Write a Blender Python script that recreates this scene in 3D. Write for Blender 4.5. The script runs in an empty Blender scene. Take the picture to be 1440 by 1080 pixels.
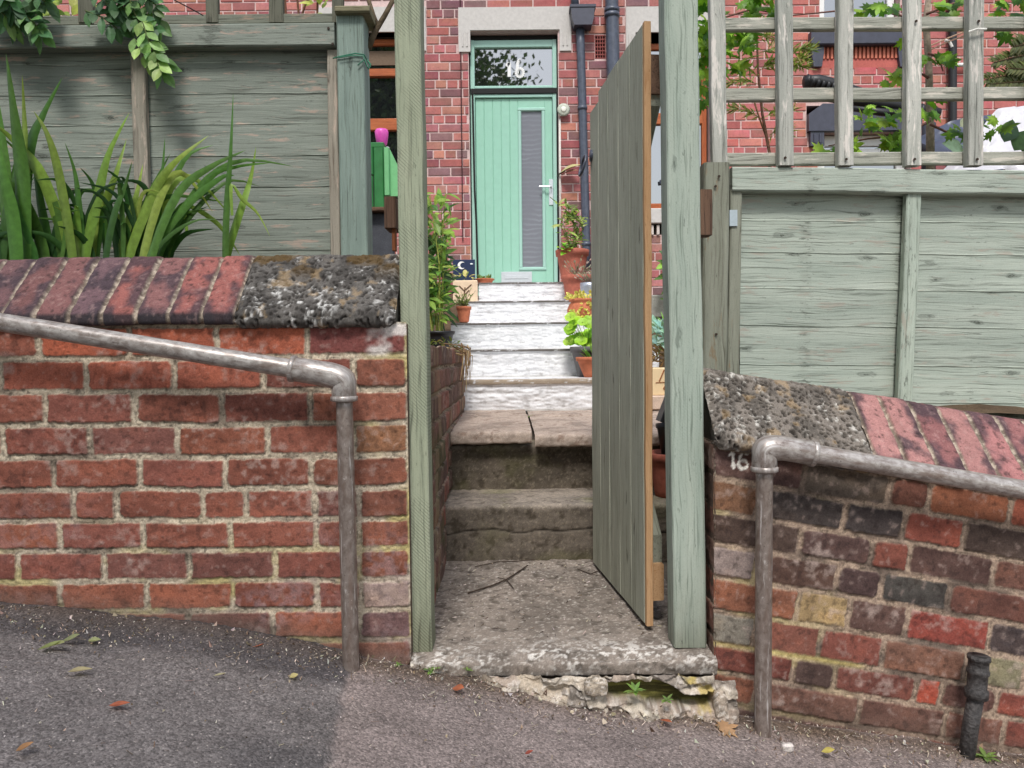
import bpy, math, random
import numpy as np
from mathutils import Vector, Matrix
R = random.Random(7)
V = Vector
F = 1082.0
sc = bpy.context.scene
PITCH = math.radians(-2.1); ROLL = math.radians(-0.6)
CAM = Matrix.Rotation(math.radians(90) + PITCH, 3, 'X') @ Matrix.Rotation(ROLL, 3, 'Z')

def W(px, py, Y):
    """point seen at a photo pixel, at the real depth Y in front of the camera (eye level is z=0)"""
    d = CAM @ V(((px - 720) / F, (540 - py) / F, -1))
    return d * (Y / d.y)

def S(r, g, b, k=1.0):
    f = lambda c: ((c / 255 + .055) / 1.055) ** 2.4 if c > 10 else c / 255 / 12.92
    return (f(r) * k, f(g) * k, f(b) * k)

# ------------------------------------------------------------------ noise
def h2(ix, iy, s=0):
    n = (ix.astype(np.int64) * 374761393 + iy.astype(np.int64) * 668265263 + s * 1442695041) & 0xffffffff
    n = ((n ^ (n >> 13)) * 1274126177) & 0xffffffff
    return ((n ^ (n >> 16)) & 0xffffff) / float(0xffffff)
def vn(x, y, s=0):
    x, y = np.broadcast_arrays(np.asarray(x, float), np.asarray(y, float))
    ix = np.floor(x); iy = np.floor(y); fx = x - ix; fy = y - iy
    fx = fx * fx * (3 - 2 * fx); fy = fy * fy * (3 - 2 * fy)
    a = h2(ix, iy, s); b = h2(ix + 1, iy, s); c = h2(ix, iy + 1, s); d = h2(ix + 1, iy + 1, s)
    return (a * (1 - fx) + b * fx) * (1 - fy) + (c * (1 - fx) + d * fx) * fy
def fbm(x, y, o=4, s=0):
    t = 0; a = .5; n = 0
    for i in range(o):
        t = t + a * vn(x, y, s + i * 17); n += a; a *= .5; x = x * 2.03 + 5.1; y = y * 2.03 + 1.7
    return t / n
def worley(x, y, s=0):
    ix = np.floor(x); iy = np.floor(y); best = np.full(np.shape(x), 9.0); bid = np.zeros(np.shape(x))
    for dx in (-1, 0, 1):
        for dy in (-1, 0, 1):
            cx = ix + dx; cy = iy + dy
            d = np.hypot(cx + h2(cx, cy, s) - x, cy + h2(cx, cy, s + 9) - y)
            r = h2(cx, cy, s + 31); m = d < best
            best = np.where(m, d, best); bid = np.where(m, r, bid)
    return best, bid
def sst(a, b, x):
    t = np.clip((x - a) / (b - a), 0, 1); return t * t * (3 - 2 * t)
def mixc(a, b, t):
    t = np.asarray(t)[..., None]; return np.asarray(a) * (1 - t) + np.asarray(b) * t

# ------------------------------------------------------------------ objects
def link(o):
    sc.collection.objects.link(o); return o
def attach(o, parent):
    if parent is not None:
        o.parent = parent; root = parent; loc = V(parent.location)
        while root.parent is not None:
            root = root.parent
        o.matrix_parent_inverse = Matrix.Identity(4)
        if parent.parent is None:
            o.matrix_parent_inverse = Matrix.Translation(-loc)
    return o
def tag(o, label=None, cat=None, group=None, kind=None):
    if label: o['label'] = label
    if cat: o['category'] = cat
    if group: o['group'] = group
    if kind: o['kind'] = kind
    return o
def thing(name, label, cat, loc, group=None):
    o = link(bpy.data.objects.new(name, None)); o.location = loc; o.empty_display_size = .05
    return tag(o, label, cat, group)
def setattrs(me, g, c):
    a = me.attributes.new('gv', 'FLOAT_VECTOR', 'POINT'); a.data.foreach_set('vector', np.asarray(g, np.float32).ravel())
    c = np.asarray(c, np.float32); c4 = np.ones((len(c), 4), np.float32); c4[:, :3] = c
    a = me.attributes.new('Col', 'FLOAT_COLOR', 'POINT'); a.data.foreach_set('color', c4.ravel())
def gmesh(name, co, col, mat, parent=None, flip=False):
    n, m, _ = co.shape
    me = bpy.data.meshes.new(name); idx = np.arange(n * m).reshape(n, m)
    q = np.stack([idx[:-1, :-1], idx[:-1, 1:], idx[1:, 1:], idx[1:, :-1]], -1).reshape(-1, 4)
    if flip: q = q[:, ::-1]
    me.vertices.add(n * m); me.vertices.foreach_set('co', co.astype(np.float32).ravel())
    me.loops.add(q.size); me.loops.foreach_set('vertex_index', q.astype(np.int32).ravel())
    me.polygons.add(len(q)); me.polygons.foreach_set('loop_start', np.arange(len(q), dtype=np.int32) * 4)
    me.polygons.foreach_set('use_smooth', np.ones(len(q), bool))
    me.update(calc_edges=True)
    setattrs(me, co.reshape(-1, 3), np.broadcast_to(col, co.shape).reshape(-1, 3))
    me.materials.append(mat)
    return attach(link(bpy.data.objects.new(name, me)), parent)

class MB:
    def __init__(s): s.v = []; s.f = []; s.g = []; s.c = []
    def add(s, vs, fs, col=(1, 1, 1), gv=None):
        o = len(s.v); s.v += [tuple(p) for p in vs]; s.f += [[i + o for i in f] for f in fs]
        s.g += [tuple(p) for p in (gv or vs)]
        s.c += list(col) if (len(col) == len(vs) and not isinstance(col[0], (int, float))) else [tuple(col)] * len(vs)
    def build(s, name, mat, parent=None, smooth=False):
        me = bpy.data.meshes.new(name); me.from_pydata(s.v, [], s.f); me.update()
        setattrs(me, s.g, s.c); me.materials.append(mat)
        if smooth: me.polygons.foreach_set('use_smooth', np.ones(len(me.polygons), bool))
        return attach(link(bpy.data.objects.new(name, me)), parent)
    # rectangular member from p0 to p1; wv, dv half-size vectors
    def beam(s, p0, p1, wv, dv, bev=.003, seg=1, wob=0.0, col=(1, 1, 1), low=0.0, edge=0.0):
        p0, p1, wv, dv = V(p0), V(p1), V(wv), V(dv)
        L = (p1 - p0).length; w = wv.length; d = dv.length; bev = min(bev, w * .45, d * .45)
        wu = wv / w; du = dv / d
        ring = [(-w, -d + bev), (-w + bev, -d), (w - bev, -d), (w, -d + bev), (w, d - bev), (w - bev, d), (-w + bev, d), (-w, d - bev)]
        if edge: ring.insert(2, (-w + bev + .0035, -d))
        ox, oy = R.uniform(0, 50), R.uniform(0, 50); sd = R.randrange(9999)
        vs = []; gs = []; n = len(ring)
        for i in range(seg + 1):
            t = i / seg; c = p0.lerp(p1, t)
            n1 = (float(vn(t * L * 7 + ox, 1.3, sd)) - .5) * 2 * wob if wob else 0
            n2 = (float(vn(t * L * 7 + ox, 7.3, sd)) - .5) * 2 * wob if wob else 0
            lo = (float(fbm(np.array([t * L * 9 + ox]), np.array([3.3]), 3, sd)[0]) - .5) * 2 * low if low else 0
            for a, b in ring:
                aa = a + n1 + (lo if a < 0 else 0)
                vs.append(c + wu * aa + du * (b + n2)); gs.append((t * L + ox, a + oy, b + oy * .7))
        if edge:
            ec = [(1 + edge if k in (0, 1) else 1) for k in range(n)]; col = [tuple(q * (1 + (ec[k] - 1) * float(vn(i * .37 + ox, k * 0 + 2.2, sd))) for q in col) for i in range(seg + 1) for k in range(n)]
        fs = []
        for i in range(seg):
            for k in range(n):
                k2 = (k + 1) % n; fs.append([i * n + k, i * n + k2, (i + 1) * n + k2, (i + 1) * n + k])
        fs.append(list(range(n))[::-1]); fs.append([seg * n + k for k in range(n)])
        # orientation
        if wu.cross(du).dot(p1 - p0) < 0: fs = [f[::-1] for f in fs]
        s.add(vs, fs, col, gs)
    def box(s, x0, y0, z0, x1, y1, z1, bev=.003, ax='x', col=(1, 1, 1), seg=1, wob=0):
        c = V(((x0 + x1) / 2, (y0 + y1) / 2, (z0 + z1) / 2)); h = V((abs(x1 - x0) / 2, abs(y1 - y0) / 2, abs(z1 - z0) / 2))
        e = {'x': V((1, 0, 0)), 'y': V((0, 1, 0)), 'z': V((0, 0, 1))}
        k = 'xyz'.index(ax); a = e[ax] * h[k]; o = [q for q in 'xyz' if q != ax]
        s.beam(c - a, c + a, e[o[0]] * h['xyz'.index(o[0])], e[o[1]] * h['xyz'.index(o[1])], bev, seg, wob, col)
    def tube(s, pts, rad, n=12, col=(1, 1, 1), cap=True):
        pts = [V(p) for p in pts]; m = len(pts); rad = rad if isinstance(rad, (list, tuple)) else [rad] * m
        t0 = (pts[1] - pts[0]).normalized(); up = V((0, 0, 1)) if abs(t0.z) < .9 else V((1, 0, 0))
        nrm = t0.cross(up).normalized(); vs = []; gs = []; L = 0; ox = R.uniform(0, 30)
        for i, p in enumerate(pts):
            t = (pts[min(i + 1, m - 1)] - pts[max(i - 1, 0)]).normalized()
            nrm = (nrm - t * nrm.dot(t)).normalized(); b = t.cross(nrm)
            if i: L += (p - pts[i - 1]).length
            for k in range(n):
                a = 2 * math.pi * k / n; vs.append(p + (nrm * math.cos(a) + b * math.sin(a)) * rad[i])
                gs.append((L + ox, math.cos(a) * rad[i], math.sin(a) * rad[i]))
        fs = [[i * n + k, i * n + (k + 1) % n, (i + 1) * n + (k + 1) % n, (i + 1) * n + k] for i in range(m - 1) for k in range(n)]
        if cap: fs += [list(range(n))[::-1], [(m - 1) * n + k for k in range(n)]]
        s.add(vs, fs, col, gs)
    def lathe(s, c, prof, n=28, col=(1, 1, 1), wob=0):
        c = V(c); vs = []; m = len(prof)
        for r, z in prof:
            for k in range(n):
                a = 2 * math.pi * k / n; rr = r * (1 + wob * math.sin(3 * a + z * 30))
                vs.append(c + V((math.cos(a) * rr, math.sin(a) * rr, z)))
        fs = [[i * n + k, i * n + (k + 1) % n, (i + 1) * n + (k + 1) % n, (i + 1) * n + k] for i in range(m - 1) for k in range(n)]
        fs.append(list(range(n))[::-1]); fs.append([(m - 1) * n + k for k in range(n)])
        s.add(vs, fs, col)
    def prism(s, poly, y0, y1, col=(1, 1, 1)):
        """poly: list of (x, z) counter-clockwise seen from -y"""
        n = len(poly); vs = [V((x, y0, z)) for x, z in poly] + [V((x, y1, z)) for x, z in poly]
        fs = [list(range(n)), [n + k for k in range(n)][::-1]] + [[k, n + k, n + (k + 1) % n, (k + 1) % n] for k in range(n)]
        s.add(vs, fs, col)
    def leaf(s, base, d, nrm, L, wd, col, bend=.25, fold=.25, seg=4, pk=.45):
        base, d = V(base), V(d).normalized(); nrm = V(nrm); nrm = (nrm - d * nrm.dot(d))
        if nrm.length < 1e-4: nrm = d.orthogonal()
        nrm.normalize(); sd = d.cross(nrm); vs = []; cs = []
        for i in range(seg + 1):
            t = i / seg; w = wd * .5 * (math.sin(math.pi * min(1, t / (2 * pk)) if t < pk else math.pi * (.5 + .5 * (t - pk) / (1 - pk)))) if 0 < t < 1 else 0.0
            c = base + d * (L * t) - nrm * (bend * L * t * t)
            k = .85 + .3 * t
            for sg in (-1, 0, 1):
                vs.append(c + sd * (w * sg) + nrm * (abs(sg) * w * fold)); cs.append(tuple(q * (k if sg else k * 1.15) for q in col))
        fs = []
        for i in range(seg):
            o = i * 3; fs += [[o, o + 1, o + 4, o + 3], [o + 1, o + 2, o + 5, o + 4]]
        s.add(vs, fs, cs)
    def blade(s, pts, wd, col, tipcol=None, fold=.3, seg=14):
        """sword leaf along a curve through pts (base first), width wd, facing the street"""
        P = [V(p) for p in pts]; n = len(P); vs = []; cs = []
        for i in range(seg + 1):
            u = i / seg * (n - 1); k = min(int(u), n - 2); f = u - k
            p0, p1, p2, p3 = P[max(k - 1, 0)], P[k], P[k + 1], P[min(k + 2, n - 1)]
            c = .5 * ((2 * p1) + (p2 - p0) * f + (2 * p0 - 5 * p1 + 4 * p2 - p3) * f * f + (3 * p1 - p0 - 3 * p2 + p3) * f ** 3)
            tg = ((p2 - p0) * .5 * (1 - f) + (p3 - p1) * .5 * f).normalized()
            sd = tg.cross(V((.25, 1, .1))).normalized(); t = i / seg
            w = wd * .5 * (.75 + .35 * math.sin(math.pi * min(1, t * 1.3))) * (1 - max(0, (t - .55) / .45) ** 1.7)
            b = sd.cross(tg); cc = tuple(a * (1 - t) + e * t for a, e in zip(col, tipcol or col))
            for sg in (-1, 0, 1):
                vs.append(c + sd * (w * sg) + b * (abs(sg) * w * fold)); cs.append(tuple(q * (1.12 if sg == 0 else 1) for q in cc))
        fs = []
        for i in range(seg):
            o = i * 3; fs += [[o, o + 1, o + 4, o + 3], [o + 1, o + 2, o + 5, o + 4]]
        s.add(vs, fs, cs)
    MAPLE = [(0, -.05), (.12, .05), (.42, -.02), (.36, .16), (.62, .2), (.44, .36), (.72, .62), (.42, .58), (.3, .74), (.16, .6), (.14, .86), (0, 1.12)]
    def maple(s, base, d, nrm, L, col):
        base, d = V(base), V(d).normalized(); nrm = V(nrm); nrm = (nrm - d * nrm.dot(d)).normalized(); sd = d.cross(nrm)
        o = s.MAPLE + [(-x, y) for x, y in s.MAPLE[-2:0:-1]]
        vs = [base + d * (L * .4) + nrm * L * .03]; cs = [tuple(q * 1.1 for q in col)]
        for x, y in o:
            vs.append(base + sd * (x * L) + d * (y * L) - nrm * (L * (.2 * x * x + .12 * y * y))); cs.append(tuple(q * (.85 + .25 * y) for q in col))
        n = len(o); s.add(vs, [[0, 1 + k, 1 + (k + 1) % n] for k in range(n)], cs)

def prect(x0, y0, x1, y1, Y):
    xm, ym = (x0 + x1) / 2, (y0 + y1) / 2
    return W(x0, ym, Y).x, W(x1, ym, Y).x, W(xm, y1, Y).z, W(xm, y0, Y).z
def pbox(mb, x0, y0, x1, y1, Y, depth, bev=.003, ax='x', col=(1, 1, 1), seg=1, wob=0):
    a, b, c, d = prect(x0, y0, x1, y1, Y); mb.box(a, Y, c, b, Y + depth, d, bev, ax, col, seg, wob)

# ------------------------------------------------------------------ materials
def nn(nt, t, ins=None, **props):
    n = nt.nodes.new(t)
    for k, v in props.items(): setattr(n, k, v)
    for k, v in (ins or {}).items():
        if isinstance(v, bpy.types.NodeSocket): nt.links.new(v, n.inputs[k])
        else: n.inputs[k].default_value = v
    return n
def c4(c): return (c[0], c[1], c[2], 1)
def mix(nt, f, a, b, bt='MIX'):
    g = lambda x: x if isinstance(x, bpy.types.NodeSocket) else c4(x)
    return nn(nt, 'ShaderNodeMix', {0: f, 6: g(a), 7: g(b)}, data_type='RGBA', blend_type=bt).outputs[2]
def mth(nt, op, a, b=0.0, c=0.0, clamp=False):
    return nn(nt, 'ShaderNodeMath', {0: a, 1: b, 2: c}, operation=op, use_clamp=clamp).outputs[0]
def mrange(nt, v, a, b, c=0.0, d=1.0):
    return nn(nt, 'ShaderNodeMapRange', {'Value': v, 'From Min': a, 'From Max': b, 'To Min': c, 'To Max': d}).outputs[0]
def noise(nt, vec, scale, detail=4, rough=.55, dist=0):
    return nn(nt, 'ShaderNodeTexNoise', {'Vector': vec, 'Scale': scale, 'Detail': detail, 'Roughness': rough, 'Distortion': dist}).outputs[0]
def mapping(nt, vec, sc_):
    return nn(nt, 'ShaderNodeMapping', {'Vector': vec, 'Scale': sc_}).outputs[0]
def attr(nt, name, col=False):
    n = nn(nt, 'ShaderNodeAttribute', attribute_name=name); return n.outputs['Color' if col else 'Vector']
def newmat(name):
    m = bpy.data.materials.new(name); m.use_nodes = True; nt = m.node_tree
    return m, nt, nt.nodes['Principled BSDF']
def bump(nt, b, h, strength=.3, dist=.01):
    nt.links.new(nn(nt, 'ShaderNodeBump', {'Height': h, 'Strength': strength, 'Distance': dist}).outputs[0], b.inputs['Normal'])

def mat_masonry(name, scale=260, var=.35, bs=.35, rough=.92):
    m, nt, b = newmat(name); g = attr(nt, 'gv'); c = attr(nt, 'Col', True)
    n1 = noise(nt, g, scale, 5, .65); n2 = noise(nt, g, scale * .17, 4)
    k = mth(nt, 'MULTIPLY', mrange(nt, n1, .25, .75, 1 - var, 1 + var), mrange(nt, n2, .3, .7, .88, 1.12))
    nt.links.new(mix(nt, 1.0, c, nn(nt, 'ShaderNodeCombineColor', {0: k, 1: k, 2: k}).outputs[0], 'MULTIPLY'), b.inputs['Base Color'])
    b.inputs['Roughness'].default_value = rough; b.inputs['Specular IOR Level'].default_value = .25
    bump(nt, b, n1, bs, .004); return m
def mat_wood(name, A, B, dark, wear=None, wthr=.62, knots=.9, saw=0.0, gs=1.0, rough=.82, col_stain=False):
    m, nt, b = newmat(name); g = attr(nt, 'gv'); vc = attr(nt, 'Col', True)
    wob = noise(nt, mapping(nt, g, (4, 12, 12)), 1.0, 2)
    gd = nn(nt, 'ShaderNodeVectorMath', {0: g, 1: nn(nt, 'ShaderNodeCombineXYZ', {1: mth(nt, 'MULTIPLY', wob, .03)}).outputs[0]}, operation='ADD').outputs[0]
    grain = noise(nt, mapping(nt, gd, (5 * gs, 170 * gs, 170 * gs)), 1.0, 6, .65)
    broad = noise(nt, mapping(nt, gd, (2.2, 24, 24)), 1.0, 3)
    fine = noise(nt, g, 300, 3)
    vo = nn(nt, 'ShaderNodeTexVoronoi', {'Vector': mapping(nt, gd, (4.5, 14, 14)), 'Scale': 1.0, 'Randomness': 1.0}, voronoi_dimensions='2D')
    kd = mth(nt, 'ADD', vo.outputs['Distance'], mrange(nt, noise(nt, mapping(nt, gd, (22, 60, 60)), 1.0, 3), .25, .75, -.11, .13)); kcol = nn(nt, 'ShaderNodeSeparateColor', {0: vo.outputs['Color']}).outputs[0]
    has = mth(nt, 'GREATER_THAN', kcol, 1 - knots * .32)
    ring = mth(nt, 'SINE', mth(nt, 'MULTIPLY', kd, 80.0))
    kn = mth(nt, 'MULTIPLY', mrange(nt, kd, .17, .02), has, clamp=True)
    kn2 = mth(nt, 'MULTIPLY', kn, mrange(nt, ring, -.6, .6, .6, 1.0))
    col = mix(nt, mrange(nt, broad, .3, .7), A, B)
    col = mix(nt, mrange(nt, grain, .53, .68, 0, .85), col, dark)
    col = mix(nt, mrange(nt, grain, .42, .26, 0, .35), col, tuple(min(1, q * 1.5) for q in A))
    fl = noise(nt, mapping(nt, gd, (26, 120, 120)), 1.0, 4, .7)
    if col_stain:
        px_ = nn(nt, 'ShaderNodeSeparateXYZ', {0: nn(nt, 'ShaderNodeNewGeometry').outputs['Position']}).outputs[0]
        cs_ = noise(nt, nn(nt, 'ShaderNodeCombineXYZ', {0: px_}).outputs[0], 9.0, 1)
        fl = mth(nt, 'ADD', fl, mrange(nt, cs_, .5, .75, -.02, .14))
        col = mix(nt, mth(nt, 'MULTIPLY', mrange(nt, cs_, .58, .78), mrange(nt, noise(nt, mapping(nt, gd, (14, 30, 30)), 1.0, 4), .45, .62, 0, .5)), col, (.14, .13, .10))
    col = mix(nt, mrange(nt, fl, .62, .72, 0, .7), col, tuple(q * .7 for q in dark))
    col = mix(nt, mth(nt, 'MULTIPLY', kn2, .8), col, tuple(q * .6 for q in dark))
    col = mix(nt, mrange(nt, fine, .5, .8, 0, .25), col, dark)
    h = mth(nt, 'ADD', mth(nt, 'MULTIPLY', grain, -1.0), mth(nt, 'MULTIPLY', kn2, -.6))
    if wear:
        wm = noise(nt, mapping(nt, gd, (7, 40, 40)), 1.0, 5, .7)
        col = mix(nt, mrange(nt, wm, wthr, wthr + .07, 0, .85), col, wear)
    if saw:
        sx = nn(nt, 'ShaderNodeSeparateXYZ', {0: g})
        ph = mth(nt, 'ADD', mth(nt, 'MULTIPLY', sx.outputs[0], 640.0), mth(nt, 'MULTIPLY', sx.outputs[1], 660.0))
        sw = mth(nt, 'SINE', mth(nt, 'ADD', ph, mth(nt, 'MULTIPLY', broad, 3.0)))
        sm = mth(nt, 'MULTIPLY', mrange(nt, sw, .1, .9), mrange(nt, noise(nt, g, 9, 3), .38, .6))
        col = mix(nt, mth(nt, 'MULTIPLY', sm, .5 * saw), col, dark); h = mth(nt, 'ADD', h, mth(nt, 'MULTIPLY', sm, -.5 * saw))
    col = mix(nt, 1.0, col, vc, 'MULTIPLY')
    nt.links.new(col, b.inputs['Base Color']); b.inputs['Roughness'].default_value = rough
    b.inputs['Specular IOR Level'].default_value = .25
    bump(nt, b, h, .55, .004); return m
def mat_plain(name, col, rough=.5, metal=0, var=.12, scale=30, bs=.05, spec=.5, useattr=False):
    m, nt, b = newmat(name); g = attr(nt, 'gv'); n = noise(nt, g, scale, 5, .6)
    a = attr(nt, 'Col', True) if useattr else col
    k = mrange(nt, n, .25, .75, 1 - var, 1 + var)
    nt.links.new(mix(nt, 1.0, a, nn(nt, 'ShaderNodeCombineColor', {0: k, 1: k, 2: k}).outputs[0], 'MULTIPLY'), b.inputs['Base Color'])
    b.inputs['Roughness'].default_value = rough; b.inputs['Metallic'].default_value = metal; b.inputs['Specular IOR Level'].default_value = spec
    if bs: bump(nt, b, n, bs, .01)
    return m
def mat_leaf(name, tr=.35, rough=.45):
    m, nt, b = newmat(name); g = attr(nt, 'gv'); c = attr(nt, 'Col', True)
    n = noise(nt, g, 60, 3); k = mrange(nt, n, .3, .7, .82, 1.18)
    c = mix(nt, 1.0, c, nn(nt, 'ShaderNodeCombineColor', {0: k, 1: k, 2: k}).outputs[0], 'MULTIPLY')
    nt.links.new(c, b.inputs['Base Color']); b.inputs['Roughness'].default_value = rough; b.inputs['Specular IOR Level'].default_value = .35
    t = nn(nt, 'ShaderNodeBsdfTranslucent', {0: mix(nt, 1.0, c, (1.1, 1.25, .5), 'MULTIPLY')})
    out = nt.nodes['Material Output']
    nt.links.new(nn(nt, 'ShaderNodeMixShader', {0: tr, 1: b.outputs[0], 2: t.outputs[0]}).outputs[0], out.inputs[0]); return m
def mat_glass(name, col=(.012, .013, .015), ior=3.8, rough=.015):
    m, nt, b = newmat(name); b.inputs['Base Color'].default_value = c4(col); b.inputs['Roughness'].default_value = rough
    b.inputs['IOR'].default_value = ior; g = attr(nt, 'gv'); bump(nt, b, noise(nt, g, 2.5, 1), .02, .01); return m
def mat_galv(name, A=S(138, 128, 122), B=S(186, 180, 175)):
    m, nt, b = newmat(name); g = attr(nt, 'gv')
    n = noise(nt, mapping(nt, g, (40, 70, 70)), 1, 6, .6, .3); n2 = noise(nt, mapping(nt, g, (9, 60, 60)), 1, 5, .7); n3 = noise(nt, g, 160, 3)
    vo = nn(nt, 'ShaderNodeTexVoronoi', {'Vector': mapping(nt, g, (30, 70, 70)), 'Scale': 1.0}).outputs['Distance']
    col = mix(nt, mrange(nt, n, .38, .62), A, B)
    col = mix(nt, mrange(nt, n2, .52, .66, 0, .7), col, S(124, 106, 96))
    col = mix(nt, mrange(nt, n3, .62, .7, 0, .6), col, S(84, 72, 64))
    col = mix(nt, mrange(nt, n, .66, .7, 0, .8), col, S(206, 200, 196))
    st_ = noise(nt, mapping(nt, g, (7, 110, 110)), 1, 5, .7)
    col = mix(nt, mrange(nt, st_, .6, .68, 0, .8), col, S(208, 203, 200))
    col = mix(nt, mrange(nt, vo, .16, .08, 0, .6), col, S(176, 168, 162))
    nt.links.new(col, b.inputs['Base Color']); b.inputs['Metallic'].default_value = .3; b.inputs['Roughness'].default_value = .36
    bump(nt, b, n, .14, .003); return m
def mat_asphalt(name):
    m, nt, b = newmat(name); g = attr(nt, 'gv'); c = attr(nt, 'Col', True)
    vo = nn(nt, 'ShaderNodeTexVoronoi', {'Vector': g, 'Scale': 210.0, 'Randomness': 1.0}); n = noise(nt, g, 150, 4, .7); n2 = noise(nt, g, 6, 4)
    rc = nn(nt, 'ShaderNodeSeparateColor', {0: vo.outputs['Color']}).outputs[0]
    k = mth(nt, 'MULTIPLY', mrange(nt, rc, 0, 1, .6, 1.4), mrange(nt, n, .3, .75, .6, 1.4))
    k = mth(nt, 'MULTIPLY', k, mrange(nt, n2, .3, .7, .8, 1.2))
    col = mix(nt, 1.0, c, nn(nt, 'ShaderNodeCombineColor', {0: k, 1: k, 2: k}).outputs[0], 'MULTIPLY')
    sp = mth(nt, 'MULTIPLY', mth(nt, 'GREATER_THAN', rc, .965), mrange(nt, vo.outputs['Distance'], .5, .2))
    col = mix(nt, mth(nt, 'MULTIPLY', sp, .75), col, S(190, 180, 172))
    nt.links.new(col, b.inputs['Base Color']); b.inputs['Roughness'].default_value = .85; b.inputs['Specular IOR Level'].default_value = .3
    bump(nt, b, mth(nt, 'ADD', mth(nt, 'MULTIPLY', vo.outputs['Distance'], -1.0), n), .5, .004); return m

MAS = mat_masonry('weathered_masonry'); STONE = mat_masonry('gritstone', 320, .3, .5)
HBR = mat_masonry('house_brick', 60, .18, .2)
WHITE = mat_masonry('limewash', 90, .1, .4, .8)
W_LP = mat_wood('post_paint_sawn', S(165, 170, 146), S(146, 154, 132), S(96, 100, 84), None, .6, .5, .8)
W_RP = mat_wood('post_paint_pale', S(172, 181, 168), S(152, 164, 152), S(100, 112, 100), S(146, 138, 116), .7, .6, .12)
W_GATE = mat_wood('gate_paint', S(182, 184, 167), S(162, 165, 149), S(92, 90, 78), None, .6, .6, .3)
W_RF = mat_wood('fence_paint_right', S(178, 186, 174), S(156, 166, 155), S(88, 94, 84), S(164, 158, 146), .58, 1.1, col_stain=True)
W_LF = mat_wood('fence_paint_left', S(142, 148, 138), S(122, 129, 120), S(74, 76, 68), S(172, 152, 138), .57, .9)
W_LPF = mat_wood('fence_post_paint_left', S(142, 158, 148), S(124, 140, 132), S(84, 92, 84), S(140, 120, 94), .66, .5)
W_TREL = mat_wood('trellis_weathered', S(184, 183, 175), S(148, 150, 142), S(70, 72, 66), S(212, 205, 197), .54, .4)
W_TREL2 = mat_wood('trellis_dull', S(112, 112, 98), S(92, 92, 80), S(52, 50, 42), S(140, 128, 108), .6, .4)
W_BAT = mat_wood('worn_batten', S(160, 156, 146), S(138, 134, 124), S(88, 78, 68), S(184, 168, 156), .55, .5)
W_RAW = mat_wood('raw_timber_edge', S(196, 160, 122), S(178, 140, 102), S(150, 104, 64), None, .6, .25)
W_GREY = mat_wood('grey_timber', S(142, 144, 130), S(124, 126, 112), S(78, 76, 64), S(130, 112, 88), .6, .5)
W_BRN = mat_wood('old_brown_timber', S(118, 92, 74), S(88, 66, 54), S(46, 34, 28), None, .6, .4)
W_WIN = mat_wood('varnished_window', S(186, 108, 66), S(160, 84, 48), S(110, 54, 32), None, .6, .1, rough=.45)
MINT = mat_plain('mint_paint', S(148, 196, 175), .34, 0, .05, 14, .03)
MINT2 = mat_plain('pale_mint_frame', S(160, 200, 186), .33, 0, .04, 14, .02)
BLACK = mat_plain('black_plastic', (.012, .012, .014), .45, 0, .3, 20, .05)
SEAL = mat_plain('black_seal', (.008, .008, .008), .8, 0, .1, 20, 0)
IRON = mat_plain('painted_iron', S(76, 82, 96), .38, 0, .3, 25, .08)
DARKPAINT = mat_plain('slate_blue_paint', S(62, 64, 78), .45, 0, .2, 18, .06)
CASTIRON = mat_plain('cast_iron', S(66, 63, 62), .65, .1, .8, 90, .8)
GALV = mat_galv('galvanised_tube'); GALVD = mat_galv('brown_galvanised_tube', S(112, 98, 90), S(142, 131, 124))  # uprights get a darker, browner mix than the rails and elbows
CHROME = mat_plain('satin_chrome', S(206, 210, 214), .3, .45, .05, 40, 0)
GLASS = mat_glass('window_glass'); FROST = mat_glass('frosted_glass', S(112, 116, 132), 1.6, .25)
_nt = FROST.node_tree; _z = nn(_nt, 'ShaderNodeSeparateXYZ', {0: attr(_nt, 'gv')}).outputs[0]
_w = mth(_nt, 'SINE', mth(_nt, 'ADD', mth(_nt, 'MULTIPLY', _z, 130.0), mth(_nt, 'MULTIPLY', noise(_nt, attr(_nt, 'gv'), 6, 3), 9.0)))
_nt.links.new(mix(_nt, mth(_nt, 'MULTIPLY', mrange(_nt, _w, -.2, 1), mrange(_nt, noise(_nt, attr(_nt, 'gv'), 3, 3), .35, .65)), S(112, 114, 122), S(128, 131, 138)), _nt.nodes['Principled BSDF'].inputs['Base Color'])
WPLAS = mat_plain('white_plastic', S(232, 232, 230), .35, 0, .05, 20, .02)
TERRA = mat_plain('terracotta', S(186, 112, 82), .85, 0, .22, 40, .12, .2)
TERRA2 = mat_plain('terracotta_red', S(170, 98, 80), .75, 0, .22, 40, .12, .3)
GREYPOT = mat_plain('grey_pot', S(96, 94, 94), .7, 0, .2, 30, .08)
CREAM = mat_plain('cream_ceramic', S(222, 196, 166), .6, 0, .1, 30, .05)
SOIL = mat_masonry('soil', 120, .6, .9)
LEAF = mat_leaf('foliage'); IRISM = mat_leaf('sword_leaf', .25, .38)
BARK = mat_plain('bark', S(96, 78, 60), .9, 0, .4, 60, .5, .2, True)
GRN = mat_plain('green_paint', S(46, 120, 62), .5, 0, .2, 30, .08)
GRNL = mat_plain('green_paint_pale', S(120, 190, 130), .5, 0, .12, 30, .05)
PINK = mat_plain('pink_plastic', S(232, 90, 190), .35, 0, .25, 30, .03)
TILE = mat_plain('painted_tile', (1, 1, 1), .4, 0, .05, 30, .02, .5, True)
COLP = mat_plain('coloured_matt', (1, 1, 1), .8, 0, .2, 50, .1, .3, True)
ASPH = mat_asphalt('asphalt')
STUC = mat_plain('painted_stone', S(196, 192, 188), .85, 0, .1, 30, .15, .2)
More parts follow.
